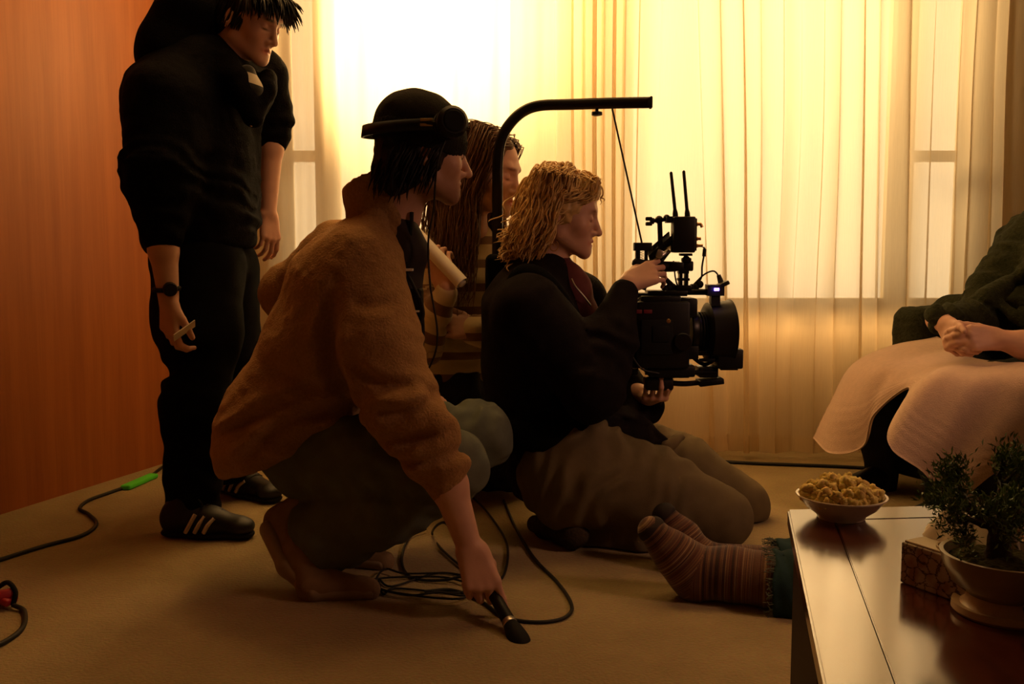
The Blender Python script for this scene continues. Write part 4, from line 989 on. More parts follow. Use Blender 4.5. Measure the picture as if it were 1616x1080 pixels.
S.cut(P(320, 398, 3.14), (0.05, 0, -1), .02)
S.chain([P(360, 96, 3.05), P(372, 125, 3.03), P(384, 150, 3.025), P(396, 186, 3.03)], [.034, .036, .032, .02], .03); S.chain([P(424, 122, 3.14), P(418, 145, 3.08), P(403, 188, 3.04)], [.024, .026, .016], .03)
S.disp(folds(nA, .07, .010, 3, (.25, .14)), .04); S.disp(rumple(8, .008, 5), .04); S.disp(rumple(45, .0015, 6), .03)
cloth('hooded_jacket', S, pA, M['black_knit'], .006)
S = SDF()
S.ell(P(286, 92, 3.16), (.125, .15, .115), frame_from((.4, 0, .9), (0, 1, 0)), .03); S.ell(P(272, 62, 3.16), (.085, .13, .12), frame_from((.35, 0, .9), (0, 1, 0)), .05); S.ell(P(330, 28, 3.18), (.1, .125, .1), None, .06)
S.ell(P(300, 20, 3.16), (.1, .13, .09), None, .04)
S.ell(hA(0, .05, .02), np.array([.112, .16, .16]) * q, hA.ax, .02, 'sub')
S.disp(rumple(9, .008, 7), .03); cloth('hood', S, pA, M['black_knit'], .006)
S = SDF(); S.chain([P(390, 116, 3.06), P(397, 142, 3.045), P(398, 166, 3.05)], [.026, .028, .014], .03); cloth('striped_shirt', S, pA, striped('black_white_stripes', ((0, (.62, .55, .45)), (.5, (.02, .02, .02))), .062), .004, lambda V: V[:, 2] + .3 * V[:, 0])
bm = bmesh.new(); add_cyl(bm, P(397, 184, 3.02), P(396, 200, 3.02), .005, .004, 10, .001); o = bm_obj('zip_pull', bm, M['brass'], pA, True); o['label'] = 'brass zip pull'
# trousers
S = SDF()
ln = [P(312, 420, 3.08), P(318, 520, 3.02), P(308, 640, 2.98), P(303, 800, 2.95)]
lf = [P(345, 430, 3.24), P(356, 540, 3.26), P(356, 640, 3.30), P(352, 752, 3.35)]
S.chain(ln, [.145, .115, .095, .078], .04); S.chain(lf, [.135, .108, .09, .078], .03)
S.ell(P(285, 500, 3.1), (.085, .13, .13), None, .05)
S.cut(P(303, 806, 2.95), (0, 0, -1), .006); S.disp(folds(ln, .09, .006, 2, (.62, .3)), .04); S.disp(rumple(9, .007, 8), .04)
S.cap(P(252, 592, 3.0), P(285, 575, 2.88), .02, .01, .03, 'sub')
cloth('trousers', S, pA, M['black_cloth'], .006)
# black trainers with three white stripes
def trainer(heel, toe, nm, side):
    d = nrm((toe - heel) * np.array([1, 1, 0])); lat = np.cross((0, 0, 1), d); L = np.linalg.norm((toe - heel)[:2]); at = lambda t, x, z: heel * np.array([1, 1, 0]) + d * L * t + lat * x + np.array([0, 0, z])
    axs = np.array([lat, d, [0, 0, 1.0]])
    S = SDF(); S.ell(at(.17, 0, .055), (.039, .055, .055), axs, .02); S.chain([at(.3, 0, .07), at(.55, 0, .05), at(.85, 0, .038)], [.040, .038, .03], .03, flat=lat, sq=1.12); S.cap(at(.18, 0, .085), at(.25, 0, .11), .036, .04, .02)
    S.cap(at(.2, 0, .13), at(.24, 0, .1), .028, .03, .006, 'sub'); S.ell(at(.88, 0, .036), (.044, .04, .026), axs, .012)
    S.cut(at(0, 0, .012), (0, 0, -1), .003); cloth('shoe', S, pA, M['shoe_black'], .004)
    S = SDF(); S.chain([at(.12, 0, .014), at(.5, 0, .014), at(.87, 0, .014)], [.038, .036, .042], .02, flat=(0, 0, 1), sq=.36); cloth('shoe_sole', S, pA, M['rubber'], .004)
    for s in (side,):
        for k, t in enumerate((.40, .50, .60)):
            bm = bmesh.new(); sp_ = spline([at(t - .07, s * .0495, .026), at(t - .02, s * (.0515 - .001 * k), .05), at(t + .035, s * (.0425 - .0025 * k), .080 - .006 * k)], 5)
            add_tube(bm, sp_, .0062, 8); o = bm_obj('stripe', bm, M['shoe_white'], pA, True); o['label'] = 'white side stripe'
    bm = bmesh.new()
    for t in (.42, .5, .58, .66): add_tube(bm, spline([at(t, -.027, .092 - .07 * (t - .42)), at(t + .01, 0, .106 - .095 * (t - .42)), at(t, .027, .092 - .07 * (t - .42))], 5), .0032, 6)
    add_tube(bm, spline([at(.40, 0, .098), at(.44, -.02, .118), at(.5, -.03, .102), at(.42, -.005, .1)], 5), .003, 6)
    bm_obj('laces', bm, M['rubber'], pA, True)
trainer(Z(258, 846, 0), Z(398, 850, 0), 'near', -1)
trainer(Z(338, 772, 0), Z(440, 796, 0), 'far', -1)
# wristwatch
wv = nrm(P(268, 520, 2.92) - P(258, 420, 2.9)); wc = P(263, 456, 2.862); bm = bmesh.new(); pts = []; axw = frame_from(wv, (0, 1, 0))
pts = [wc + .0335 * (math.cos(t) * axw[0] + math.sin(t) * axw[1]) for t in np.linspace(0, 2 * math.pi, 25)]
add_tube(bm, pts, .0075, 6); wt = bm_obj('wristwatch', bm, M['rubber'], pA, True)
bm = bmesh.new(); n_ = nrm(np.array([.55, -.8, 0])); add_cyl(bm, wc + n_ * .03, wc + n_ * .045, .021, .02, 20, .003); bm_obj('watch_case', bm, M['plastic'], wt, True)
# what the hand holds
cd = thing('card', 'small pale folded card held in the fingers of the standing person', 'card', P(294, 523, 2.83))
bm = bmesh.new(); add_box(bm, P(291, 522, 2.83), (.038, .0015, .017), frame_from((.25, -.75, .6), (-.35, .1, .3)), .0005); bm_obj('leaf', bm, M['paper'], cd)
# ------------------------------------------------------------------ kneeling crew member in the striped jumper
PC = lambda x, y, Y: P(x, y, Y + .08)
YC = 3.2
pC = thing('person', 'long-haired person in striped jumper kneeling behind the camera operator, gripping a paper roll', 'person', Z(720, 780))
hC = Head(PC(764, 269, 3.14), (.87, -.34, -.20), (.05, 0, 1), 1.15)
S = SDF(); hC.sculpt(S, ears=(1, -1), female=True, nose=.85)
S.chain([hC(0, -.02, -.05), PC(742, 362, 3.18), PC(735, 390, 3.22)], [.048, .05, .07], .03)
S.cap(PC(730, 420, 3.24), PC(720, 560, 3.28), .1, .1, .04)
wC = PC(706, 452, 2.95)
S.chain([PC(662, 420, 3.12), PC(668, 540, 3.02), wC], [.045, .042, .026], .02)
ta, tbb = PC(640, 352, 2.99), PC(729, 447, 2.925); td = nrm(tbb - ta)
hand(S, wC + np.array([-.006, .012, -.006]), PC(692, 388, 2.965) - PC(706, 452, 2.95), np.array([.25, .9, .1]), td * -1 + np.array([0, 0, .3]), .92, curl=((.25, 1.0, 1.1), (.3, 1.05, 1.1), (.35, 1.1, 1.1), (.4, 1.1, 1.1)), thumb=((.7, .6, .3), (.8, .1, .7), (.7, -.3, .7)))
w2 = PC(748, 520, 3.02)
S.chain([PC(800, 430, 3.22), PC(812, 545, 3.1), w2], [.045, .04, .026], .02)
hand(S, w2 + np.array([.015, 0, 0]), PC(700, 515, 3.0) - w2, np.array([.1, .8, -.3]), np.array([0, -.2, 1]), .95, curl=((.1, .3, .2), (.12, .3, .2), (.15, .35, .2), (.2, .4, .2)), thumb=((.7, .6, .2), (.85, .35, .3), (.9, .2, .3)))
skin_mesh(S, pC, .0034, lambda V: hC.tints(V, lip=(.8, .36, .38), brow=(.42, .28, .2)))
S = SDF(); q = hC.sc
S.ell(hC(0, -.018, .036), np.array([.084, .106, .09]) * q, hC.ax, .02); S.ell(hC(0, -.055, -.03), np.array([.078, .06, .1]) * q, hC.ax, .03)
S.cap(hC(.07, -.01, -.02), hC(.075, -.02, -.15), .026 * q, .03 * q, .03); S.cap(hC(-.066, .0, -.02), hC(-.07, -.01, -.12), .02 * q, .022 * q, .03)
S.cut(hC(0, .07, .055), hC.f * 1.0 - hC.u * .25, .01); S.disp(rumple(24, .007, 2, (1, 1, .35)), .03)
V0, F0 = S.build(.005); rg = np.random.default_rng(41)
def dirC(p, t):
    side = 1 if p[0] > 0 else -1
    if p[2] > .07 and abs(p[0]) < .06: return np.array([side * 1.2, -.35, -.15])
    if p[2] > -.05: return np.array([side * .15, -.1 if p[1] < .04 else -.35, -1])
    return np.array([side * .1, .18, -1])
gs = scalp_guides(hC, 900, rg, length=.40, wave=.014, freq=34, out=.012, dirfn=dirC, zone=lambda p: p[2] > -.01 and not (p[1] > .055 and p[2] < .075), steps=20)
locks('hair', pC, M['brown_hair'], gs, .0023, 5, (V0, F0))
# striped jumper
S = SDF()
S.chain([PC(738, 385, 3.22), PC(728, 430, 3.22), PC(722, 510, 3.26), PC(716, 575, 3.3)], [.085, .135, .14, .15], .05)
aC = [PC(668, 408, 3.12), PC(664, 540, 3.02), PC(704, 462, 2.955)]; S.cap(PC(710, 405, 3.2), aC[0], .09, .085, .04); S.cap(aC[0], aC[1], .085, .07, .03); S.cap(aC[1], aC[2], .066, .037, .03)
a2C = [PC(795, 410, 3.22), PC(814, 540, 3.12), PC(748, 521, 3.03)]; S.cap(a2C[0], a2C[1], .08, .065, .03); S.cap(a2C[1], a2C[2], .06, .045, .03)
S.disp(folds(aC, .06, .007, 4, (.35, .12)), .04); S.disp(rumple(10, .006, 2), .04)
M['jumper'] = striped('cream_brown_stripes', ((0, (.58, .46, .25)), (.62, (.2, .105, .05)), (.97, (.58, .46, .25))), .075)
def jump_al(V):
    dT = np.abs(V[:, 0] - PC(722, 500, 3.26)[0]); z = V[:, 2].copy(); t = arc_param(V, aC)
    dA = np.minimum(np.linalg.norm(V - aC[1] - np.clip((V - aC[1]) @ (aC[2] - aC[1]) / ((aC[2] - aC[1]) @ (aC[2] - aC[1])), 0, 1)[:, None] * (aC[2] - aC[1]), axis=1), 9)
    return np.where((dA < .075) & (V[:, 1] < 3.1), t * .8 + .02, z)
cloth('striped_jumper', S, pC, M['jumper'], .006, jump_al)
S = SDF(); S.chain([PC(715, 600, 3.3), PC(700, 640, 3.34), PC(760, 700, 3.22), PC(810, 735, 3.3)], [.15, .15, .11, .085], .05); S.chain([PC(705, 640, 3.45), PC(780, 690, 3.5), PC(830, 725, 3.5)], [.14, .11, .08], .04)
S.cap(PC(810, 738, 3.34), PC(690, 748, 3.4), .075, .06, .03); S.disp(rumple(9, .008, 2), .04); S.disp(folds([PC(690, 640, 3.3), PC(800, 720, 3.3)], .06, .006, 3), .04)
cloth('jeans', S, pC, M['dkdenim'], .007)
roll = thing('paper_roll', 'white paper roll held up by the person in the striped jumper', 'paper roll', (ta + tbb) / 2)
bm = bmesh.new(); r_ = .0215; add_tube2(bm, [ta - td * .06, tbb, tbb - td * .0005, ta - td * .06 + td * .001], [r_, r_, r_ * .86, r_ * .86], 24); bm_obj('paper', bm, M['paper'], roll, True)
bm = bmesh.new(); add_tube2(bm, [tbb - td * .002, tbb + td * .007], [r_ * .6, r_ * .5], 16); bm_obj('inner_turn', bm, M['paper'], roll, True)

# ------------------------------------------------------------------ camera operator kneeling upright
pD = thing('person', 'blond curly-haired person in dark jacket and khaki trousers kneeling and holding the film camera', 'person', Z(960, 862))
hD = Head(P(886, 335, 2.95), (.985, -.10, -.17), (0, 0, 1), 1.05)
S = SDF(); hD.sculpt(S, ears=(1, -1), female=True, nose=1.0)
S.chain([hD(0, -.02, -.05), P(866, 420, 2.96), P(850, 465, 2.97)], [.05, .052, .08], .03)
S.cap(P(850, 500, 2.97), P(855, 650, 2.98), .11, .12, .05)
wD = P(990, 448, 2.85)
S.chain([P(835, 490, 2.80), P(935, 600, 2.72), wD], [.05, .042, .027], .02)
hand(S, wD, P(1040, 425, 2.88) - wD, np.array([.25, .85, -.45]), np.array([-.1, .1, 1]), .95, curl=((.3, .75, .5), (.45, .8, .5), (.5, .8, .5), (.5, .8, .5)), thumb=((.75, .55, .3), (.95, .25, .3), (.95, 0, .4)))
w2 = P(1024, 627, 3.0)
S.chain([P(910, 460, 3.1), P(985, 615, 3.12), w2], [.05, .042, .027], .02)
hand(S, w2, (.08, -1, .12), (0, 0, 1), (1, 0, 0), .95, curl=((.75, .75, .6), (.8, .75, .6), (.85, .75, .6), (.9, .75, .6)), thumb=((.85, .5, .2), (.9, .1, .5), (.8, -.1, .6)))
skin_mesh(S, pD, .0032, lambda V: hD.tints(V, lip=(.82, .36, .38), brow=(.6, .45, .32)))
S = SDF(); q = hD.sc
S.ell(hD(0, -.008, .040), np.array([.088, .106, .092]) * q, hD.ax, .02); S.ell(hD(0, -.05, -.02), np.array([.08, .055, .085]) * q, hD.ax, .03); S.ell(hD(0, -.085, -.1), np.array([.06, .045, .05]) * q, hD.ax, .03)
S.ell(hD(0, .07, .065), np.array([.06, .04, .03]) * q, hD.ax, .03)
S.cut(hD(0, .085, .05), hD.f * 1.0 - hD.u * .5, .01); S.disp(rumple(26, .010, 4), .03); S.disp(rumple(60, .004, 8), .03)
V0, F0 = S.build(.0045); rg = np.random.default_rng(51)
def dirD(p, t):
    side = 1 if p[0] > 0 else -1
    if p[2] > .09: return np.array([side * .9, -.25 if p[1] < .03 else .5, -.2])
    if p[1] > .0 and p[2] < .06: return np.array([side * .1, -1.0, -.55])
    return np.array([side * .12, -.10 if p[2] > -.03 else -.3, -.95])
gs = scalp_guides(hD, 950, rg, length=.12, wave=.008, freq=85, out=.014, dirfn=dirD, zone=lambda p: p[2] > -.04 and not (p[1] > .02 and p[2] < .06) and not (p[1] > .06 and p[2] < .085), steps=22)
for i in range(260):                                             # curls gathered at the nape
    c0_ = np.array([rg.normal(0, .03), -.085 + rg.normal(0, .018), -.06 + rg.normal(0, .03)]); L = rg.uniform(.06, .13); ph = rg.uniform(0, 6.3); rr = rg.uniform(.006, .013)
    gs.append(np.array([hD(c0_[0] + rr * math.cos(9 * t + ph), c0_[1] - .045 * t + rr * math.sin(9 * t + ph), c0_[2] - L * t + .03 * t * t) for t in np.linspace(0, 1, 18)]))
locks('hair', pD, M['blond_hair'], gs, .0026, 5, (V0, F0))
# spiral earring
ec = P(873, 389, 2.855); pts = [ec + np.array([(.0028 + .0018 * t) * math.cos(t), -.001, (.0028 + .0018 * t) * math.sin(t) * 1.15]) for t in np.linspace(0, 4.6 * math.pi / 2 * 1.0, 46)]
bm = bmesh.new(); add_tube(bm, pts, .0014, 6); add_tube(bm, spline([ec + np.array([0, 0, .014]), ec + np.array([.001, .004, .026])], 3), .0009, 5); er = bm_obj('earring', bm, M['brass'], pD, True); er['label'] = 'brass spiral earring'
# jacket
S = SDF()
S.chain([P(858, 440, 2.96), P(845, 490, 2.96), P(848, 570, 2.96), P(856, 660, 2.97), P(890, 720, 2.98)], [.09, .150, .155, .165, .185], .05, flat=(0, 1, 0), sq=1.15)
S.cap(P(870, 700, 2.9), P(990, 690, 2.92), .12, .075, .06)
aD = [P(836, 490, 2.80), P(935, 612, 2.72), P(984, 462, 2.84)]
S.cap(aD[0], aD[1], .108, .088, .04); S.cap(aD[1], P(958, 540, 2.77), .088, .075, .04); S.cap(P(958, 540, 2.77), aD[2], .075, .043, .04)
a2D = [P(912, 470, 3.1), P(985, 612, 3.12), P(1024, 642, 3.05)]
S.cap(P(880, 450, 3.02), a2D[0], .06, .075, .04); S.cap(a2D[0], a2D[1], .078, .07, .03); S.cap(a2D[1], a2D[2], .068, .042, .03); S.cap(P(980, 645, 3.08), P(1030, 645, 3.03), .05, .036, .03)
S.cap(P(985, 670, 2.96), P(1050, 705, 2.98), .06, .02, .04)
S.cap(P(858, 390, 2.95), P(850, 440, 2.95), .046, .05, .01, 'sub')
S.disp(folds(aD, .075, .010, 3, (.30, .16)), .04); S.disp(rumple(8, .008, 4), .04)
cloth('jacket', S, pD, M['corduroy'], .006)
S = SDF(); S.chain([P(880, 425, 2.95), P(900, 452, 2.93), P(915, 500, 2.92)], [.05, .055, .06], .03); S.disp(rumple(20, .004, 3), .03); cloth('shirt', S, pD, simple('dusky_red_shirt', (.11, .03, .035), .85, spec=.15), .005)
bm = bmesh.new(); add_tube(bm, spline([P(902, 440, 2.86), P(908, 452, 2.85), P(920, 466, 2.85), P(932, 482, 2.86)], 6), .0025, 6); o = bm_obj('zip', bm, M['steel'], pD, True)
# khaki trousers, sitting back on the heels
S = SDF()
hN, kN = P(905, 745, 2.84), P(1138, 818, 2.80); hF, kF = P(940, 700, 3.12), P(1170, 795, 3.12)
S.chain([P(900, 740, 2.97), hN, P(1030, 775, 2.82), kN], [.17, .155, .118, .092], .05); S.chain([hF, P(1080, 750, 3.12), kF], [.15, .11, .09], .05)
S.chain([kN, P(1020, 838, 2.82), P(905, 845, 2.87)], [.075, .08, .062], .03); S.chain([kF, P(1050, 815, 3.14), P(940, 815, 3.12)], [.07, .075, .06], .03)
S.cap(P(1076, 690, 3.03), P(1050, 706, 2.96), .016, .02, .02); S.cap(P(1046, 730, 2.80), P(1024, 716, 2.8), .016, .014, .02)
S.disp(folds([hN, kN], .075, .009, 5, (.05, .25)), .04); S.disp(folds([hF, kF], .08, .008, 2, (.1, .25)), .04); S.disp(rumple(9, .007, 3), .04)
S.cap(P(1085, 765, 2.98), P(1180, 775, 3.0), .006, .004, .02, 'sub')
S.cut((0, 0, .004), (0, 0, -1), .004)
cloth('trousers', S, pD, M['khaki'], .006)
S = SDF(); S.chain([Z(862, 828, .04), Z(905, 842, .05)], [.04, .045], .02); S.chain([Z(862, 832, .03), Z(845, 826, .028)], [.036, .026], .02); S.disp(rumple(20, .003, 3), .02); cloth('shoe', S, pD, M['bark'], .005)
S = SDF(); S.chain([P(905, 805, 3.1), P(865, 812, 3.1)], [.045, .035], .02); cloth('shoe', S, pD, M['bark'], .005)
# ------------------------------------------------------------------ film camera and its support
YR = 2.92
q = lambda x, y, dy=0.0: P(x, y, YR + dy)
cm = thing('film_camera', 'black film camera rig with twin antennas and large lens in the kneeling operator\'s hands', 'film camera', q(1050, 540))
def part(name, fn, m, parent=cm, smooth=True, label=None):
    bm = bmesh.new(); fn(bm); o = bm_obj(name, bm, M[m], parent, smooth)
    if label: o['label'] = label
    return o
def box(x0, y0, x1, y1, depth, dy=0.0, bev=0.003): return lambda bm: pbox(bm, x0, y0, x1, y1, YR + dy, depth, bev)
def many(*fs):
    def f(bm):
        for g in fs: g(bm)
    return f
cyl = lambda a, b, r, r2=None, bev=0.0, seg=20: (lambda bm: add_cyl(bm, a, b, r, r2, seg, bev))
tub = lambda pts, r, n=8: (lambda bm: add_tube(bm, spline(pts, 8), r, n))
ball = lambda c, r: (lambda bm: add_ball(bm, c, r))
body = part('camera_body', many(box(1000, 474, 1082, 578, .135, 0, .008), box(1008, 466, 1070, 478, .11, 0, .004), box(985, 500, 1004, 590, .10, 0, .006), box(1020, 574, 1092, 592, .11, 0, .005), box(1066, 470, 1096, 500, .1, 0, .006)), 'plastic')
part('battery', box(978, 512, 992, 585, .085, 0, .005), 'plastic', body)
part('side_panel', many(box(1012, 505, 1062, 560, .006, -.07, .002), box(1030, 515, 1056, 540, .004, -.074, .001)), 'rubber', body)
for xa, xb in ((1003, 1013), (1016, 1029)): part('record_lamp', box(xa, 489, xb, 495, .004, -.069, .001), 'redglow', body, label='dim red lamp')
part('screw', cyl(q(1055, 507, -.066), q(1055, 507, -.074), .0065, None, .001), 'brass', body, label='brass side screw')
part('lens_mount', many(cyl(q(1088, 522), q(1100, 522), .062, .06, .003, 36)), 'blackmetal')
# lens: barrel, focus rings and the wide front, aimed to the right
ld = nrm(np.array([1, .10, 0]))
lc = q(1092, 524); la = lambda d: lc + ld * d
part('lens_barrel', lambda bm: add_tube2(bm, [la(0), la(.01), la(.012), la(.03), la(.032), la(.055), la(.07)], [.05, .05, .054, .054, .05, .05, .066], 40), 'blackmetal')
part('focus_ring', lambda bm: [add_tube2(bm, [la(.018 + .008 * i), la(.020 + .008 * i), la(.023 + .008 * i), la(.025 + .008 * i)], [.055, .059, .059, .055], 40) for i in range(3)], 'rubber')
fr = nrm(q(1150, 528) - lc)
part('lens_hood', lambda bm: (add_tube2(bm, [la(.036), la(.045), la(.105), la(.112), la(.113), la(.108), la(.07)], [.07, .086, .092, .096, .09, .086, .07], 48)), 'plastic')
part('lens_glass', lambda bm: add_ball(bm, la(.082), (.072, .072, .012), frame_from(ld), 3), 'glass')
part('filter_tray', many(box(1127, 548, 1166, 579, .12, .01, .006), lambda bm: add_prism(bm, [(q(1133, 570)[0], YR - .04), (q(1160, 570)[0], YR - .04), (q(1155, 570)[0], YR + .05), (q(1138, 570)[0], YR + .05)], q(0, 582)[2], q(0, 570)[2])), 'plastic')
part('follow_focus', many(cyl(q(1078, 540, -.085), q(1078, 540, -.045), .026, .026, .003, 28), cyl(q(1085, 552, -.05), q(1085, 552, .02), .012), box(1076, 545, 1100, 566, .05, -.03, .003)), 'plastic')
part('matte_arm', many(box(1100, 556, 1132, 561, .02, -.03, .001), box(1104, 566, 1128, 571, .02, -.03, .001), tub([q(1084, 556), q(1110, 575), q(1130, 566)], .006)), 'blackmetal')
# foot plate and lower handle
part('rod', cyl(q(1018, 588, -.03), q(1130, 588, -.03), .0075), 'blackmetal'); part('rod', cyl(q(1018, 588, .03), q(1130, 588, .03), .0075), 'blackmetal')
part('base_plate', many(box(1036, 584, 1084, 594, .09, 0, .003), box(1100, 578, 1130, 594, .07, 0, .004)), 'blackmetal')
part('lower_handle', many(tub([q(1052, 592, -.02), q(1056, 603, -.02), q(1078, 606, -.02), q(1104, 604, -.02)], .008, 10), box(1018, 595, 1062, 616, .035, -.02, .008), lambda bm: add_box(bm, q(1120, 602, -.02), (.036, .035, .0085), np.array([[.99, 0, .12], [0, 1, 0], [-.12, 0, .99]]), .003)), 'plastic')
part('mount_plate_label', lambda bm: add_box(bm, q(1124, 598.5, -.02), (.020, .028, .0012), np.array([[.99, 0, .12], [0, 1, 0], [-.12, 0, .99]]), .0004), 'gold')
# rods and top handle
part('top_plate', many(box(1020, 458, 1082, 467, .07, 0, .003), box(1004, 462, 1040, 470, .06, 0, .003)), 'blackmetal')
part('top_rod', cyl(q(1060, 461, -.01), q(1132, 461, -.01), .009, None, .001), 'blackmetal')
part('handle_post', many(box(1071, 426, 1076, 458, .03, 0, .002), box(1080, 426, 1085, 458, .03, 0, .002), box(1070, 424, 1086, 432, .034, 0, .002), box(1069, 439, 1087, 443, .034, 0, .001), box(1066, 450, 1090, 459, .04, 0, .003)), 'blackmetal')
part('top_handle', many(lambda bm: add_tube2(bm, [q(1004, 417), q(1006, 417), q(1040, 421), q(1066, 421), q(1072, 420)], [.011, .016, .0165, .015, .013], 18), box(1056, 414, 1078, 427, .04, 0, .004), box(1078, 412, 1093, 428, .036, 0, .005)), 'plastic')
part('lock_lever', many(ball(q(1006, 416), .017), tub([q(1012, 420, -.02), q(1022, 440, -.022), q(1016, 458, -.02)], .006)), 'rubber')
part('trigger_cable_bundle', many(tub([q(1046, 437), q(1062, 452), q(1070, 462), q(1082, 462), q(1098, 452), q(1106, 446)], .008), *[ball(q(1050 + 6 * i, 456 - 3 * math.sin(i)), .011) for i in range(9)], ball(q(1104, 449), .012)), 'rubber')
# transmitter with antennas
tx = part('transmitter', many(box(1061, 342, 1095, 399, .055, -.01, .005), box(1094, 345, 1098, 396, .03, -.01, .001), lambda bm: add_prism(bm, [(q(1055, 0)[0], YR - .03), (q(1064, 0)[0], YR - .03), (q(1064, 0)[0], YR + .01), (q(1055, 0)[0], YR + .01)], q(0, 352)[2], q(0, 342)[2])), 'plastic')
for x0, x1, y in ((1059, 1065.5, 273), (1079, 1084.5, 271)):
    part('antenna', lambda bm: add_tube2(bm, [q(x1 + .5, 344, -.01), q(x1, 336, -.01), q(x1 - .5, 330, -.01), q(x0, y, -.01), q(x0, y - 2, -.01)], [.0085, .0075, .005, .0045, .002], 14), 'rubber', tx)
for y, l in ((354, 11), (377, 9), (388, 12)):
    part('connector', many(cyl(q(1096, y, -.012), q(1096 + l, y, -.012), .0048, .0042), cyl(q(1098, y, -.012), q(1101, y, -.012), .006), cyl(q(1096 + l - 1, y, -.012), q(1096 + l + 1, y + (5 if l == 11 else 0), -.012), .0045)), 'brass', tx, label='brass connector')
part('mount_foot', many(box(1073, 400, 1091, 404, .04, -.01, .001), cyl(q(1082, 404, -.01), q(1082, 412, -.01), .006), box(1076, 407, 1090, 414, .03, -.01, .003), ball(q(1083, 410, -.01), .012)), 'blackmetal', tx)
# articulated arm with wing screw
part('arm', many(cyl(q(1041, 347), q(1043, 408), .0075), cyl(q(1044, 412), q(1056, 396, .01), .006), ball(q(1040, 347), .0125), ball(q(1052, 344), .0105), cyl(q(1028, 349), q(1062, 345), .006), ball(q(1043, 404), .011)), 'blackmetal')
part('wing_screw', many(lambda bm: add_box(bm, q(1024, 345.5), (.0095, .009, .0055), None, .003), lambda bm: add_box(bm, q(1024, 353.5), (.0095, .009, .0055), None, .003), cyl(q(1026, 349), q(1032, 349), .009)), 'rubber')
part('silver_clamp', many(lambda bm: add_box(bm, q(1041, 401, -.02), (.009, .008, .012), np.array([[.9, 0, -.4], [0, 1, 0], [.4, 0, .9]]), .003), cyl(q(1042, 405, -.02), q(1054, 396, -.01), .006)), 'steel', label='bright metal clamp')
# angled monitor seen from its edge
ma = np.array([nrm(q(1062, 384) - q(1030, 412)), nrm((.25, .95, -.15)), [0, 0, 1]]); ma[2] = np.cross(ma[0], ma[1]); ma[1] = np.cross(ma[2], ma[0])
mon = part('monitor', lambda bm: add_box(bm, q(1047, 396, .05), (.05, .062, .008), ma, .003), 'plastic')
part('monitor_screen', lambda bm: add_box(bm, q(1047, 396, .05) - ma[2] * .0085, (.044, .055, .001), ma, .0004), 'screen' if 'screen' in M else 'glass', mon)
part('monitor_shade', lambda bm: add_box(bm, q(1040, 388, .05), (.042, .06, .002), ma, .0008), 'plastic', mon)
# rangefinder with blue light
led = part('range_sensor', many(lambda bm: add_prism(bm, [(q(1120, 0)[0], YR - .05), (q(1148, 0)[0], YR - .04), (q(1147, 0)[0], YR + .01), (q(1122, 0)[0], YR + .01)], q(0, 466)[2], q(0, 449)[2]), lambda bm: add_prism(bm, [(q(1127, 0)[0], YR - .04), (q(1142, 0)[0], YR - .036), (q(1141, 0)[0], YR), (q(1128, 0)[0], YR)], q(0, 482)[2], q(0, 464)[2]), lambda bm: add_box(bm, q(1138, 450, -.02), (.022, .022, .006), np.array([[.9, 0, .42], [0, 1, 0], [-.42, 0, .9]]), .003)), 'plastic')
part('blue_lamp', lambda bm: add_box(bm, q(1131, 457, -.0535), (.0075, .002, .0042), None, .0015), 'blueglow', led, label='lit blue indicator')
part('cord', many(tub([q(1110, 390, -.012), q(1112, 396, -.012), q(1108, 420, -.01), q(1106, 440), q(1090, 456), q(1070, 466, -.03)], .0028), tub([q(1086, 458), q(1098, 446), q(1112, 433), q(1126, 428), q(1134, 436), q(1136, 446, -.01)], .0026), tub([q(1063, 412), q(1066, 440), q(1072, 460)], .0022), cyl(q(1112, 393, -.012), q(1111, 405, -.012), .0055), cyl(q(1134, 434), q(1138, 447), .006, .009)), 'cable')
part('cord', tub([q(1010, 470, -.06), q(995, 490, -.075), q(990, 540, -.075), q(1010, 580, -.07), q(1040, 590, -.06)], .003), 'cable')
ringp = q(1002, 575, -.06); part('key_ring', lambda bm: add_tube(bm, [ringp + .013 * np.array([math.cos(t), 0, math.sin(t)]) for t in np.linspace(0, 6.28, 22)], .0009, 5), 'steel')
for i in range(4): part('hook_clip', cyl(ringp + np.array([.003 + .002 * i, -.002, .012 + .003 * i]), ringp + np.array([.006 + .002 * i, -.002, .014 + .004 * i]), .002), 'steel') if i == 0 else None
# support vest with overhead arm
sv = thing('camera_support', 'black body-worn camera support with tall bent overhead arm behind the blond operator', 'camera support', P(800, 640, 2.97))
Ya = 3.06
arm_pts = [P(781, 640, Ya), P(783, 520, Ya), P(785, 400, Ya), P(785, 300, Ya), P(786, 250, Ya), P(792, 218, Ya), P(806, 194, Ya), P(826, 176, Ya), P(852, 167, Ya - .01), P(900, 165, Ya - .04), P(965, 163, Ya - .09), P(1026, 162, Ya - .13)]
pts = spline(arm_pts, 10); T = np.gradient(pts, axis=0); T /= np.linalg.norm(T, axis=1)[:, None]; V = []
lat = np.array([.12, 1, 0]); lat /= np.linalg.norm(lat)
for p, t in zip(pts, T):
    n_ = nrm(np.cross(t, lat)); hw, hd2 = .0155, .012
    for a_, b2 in ((-1, -.6), (-.6, -1), (.6, -1), (1, -.6), (1, .6), (.6, 1), (-.6, 1), (-1, .6)): V.append(p + n_ * hw * a_ + lat * hd2 * b2)
n8 = len(pts); F = [(i * 8 + j, i * 8 + (j + 1) % 8, i * 8 + 8 + (j + 1) % 8, i * 8 + 8 + j) for i in range(n8 - 1) for j in range(8)]
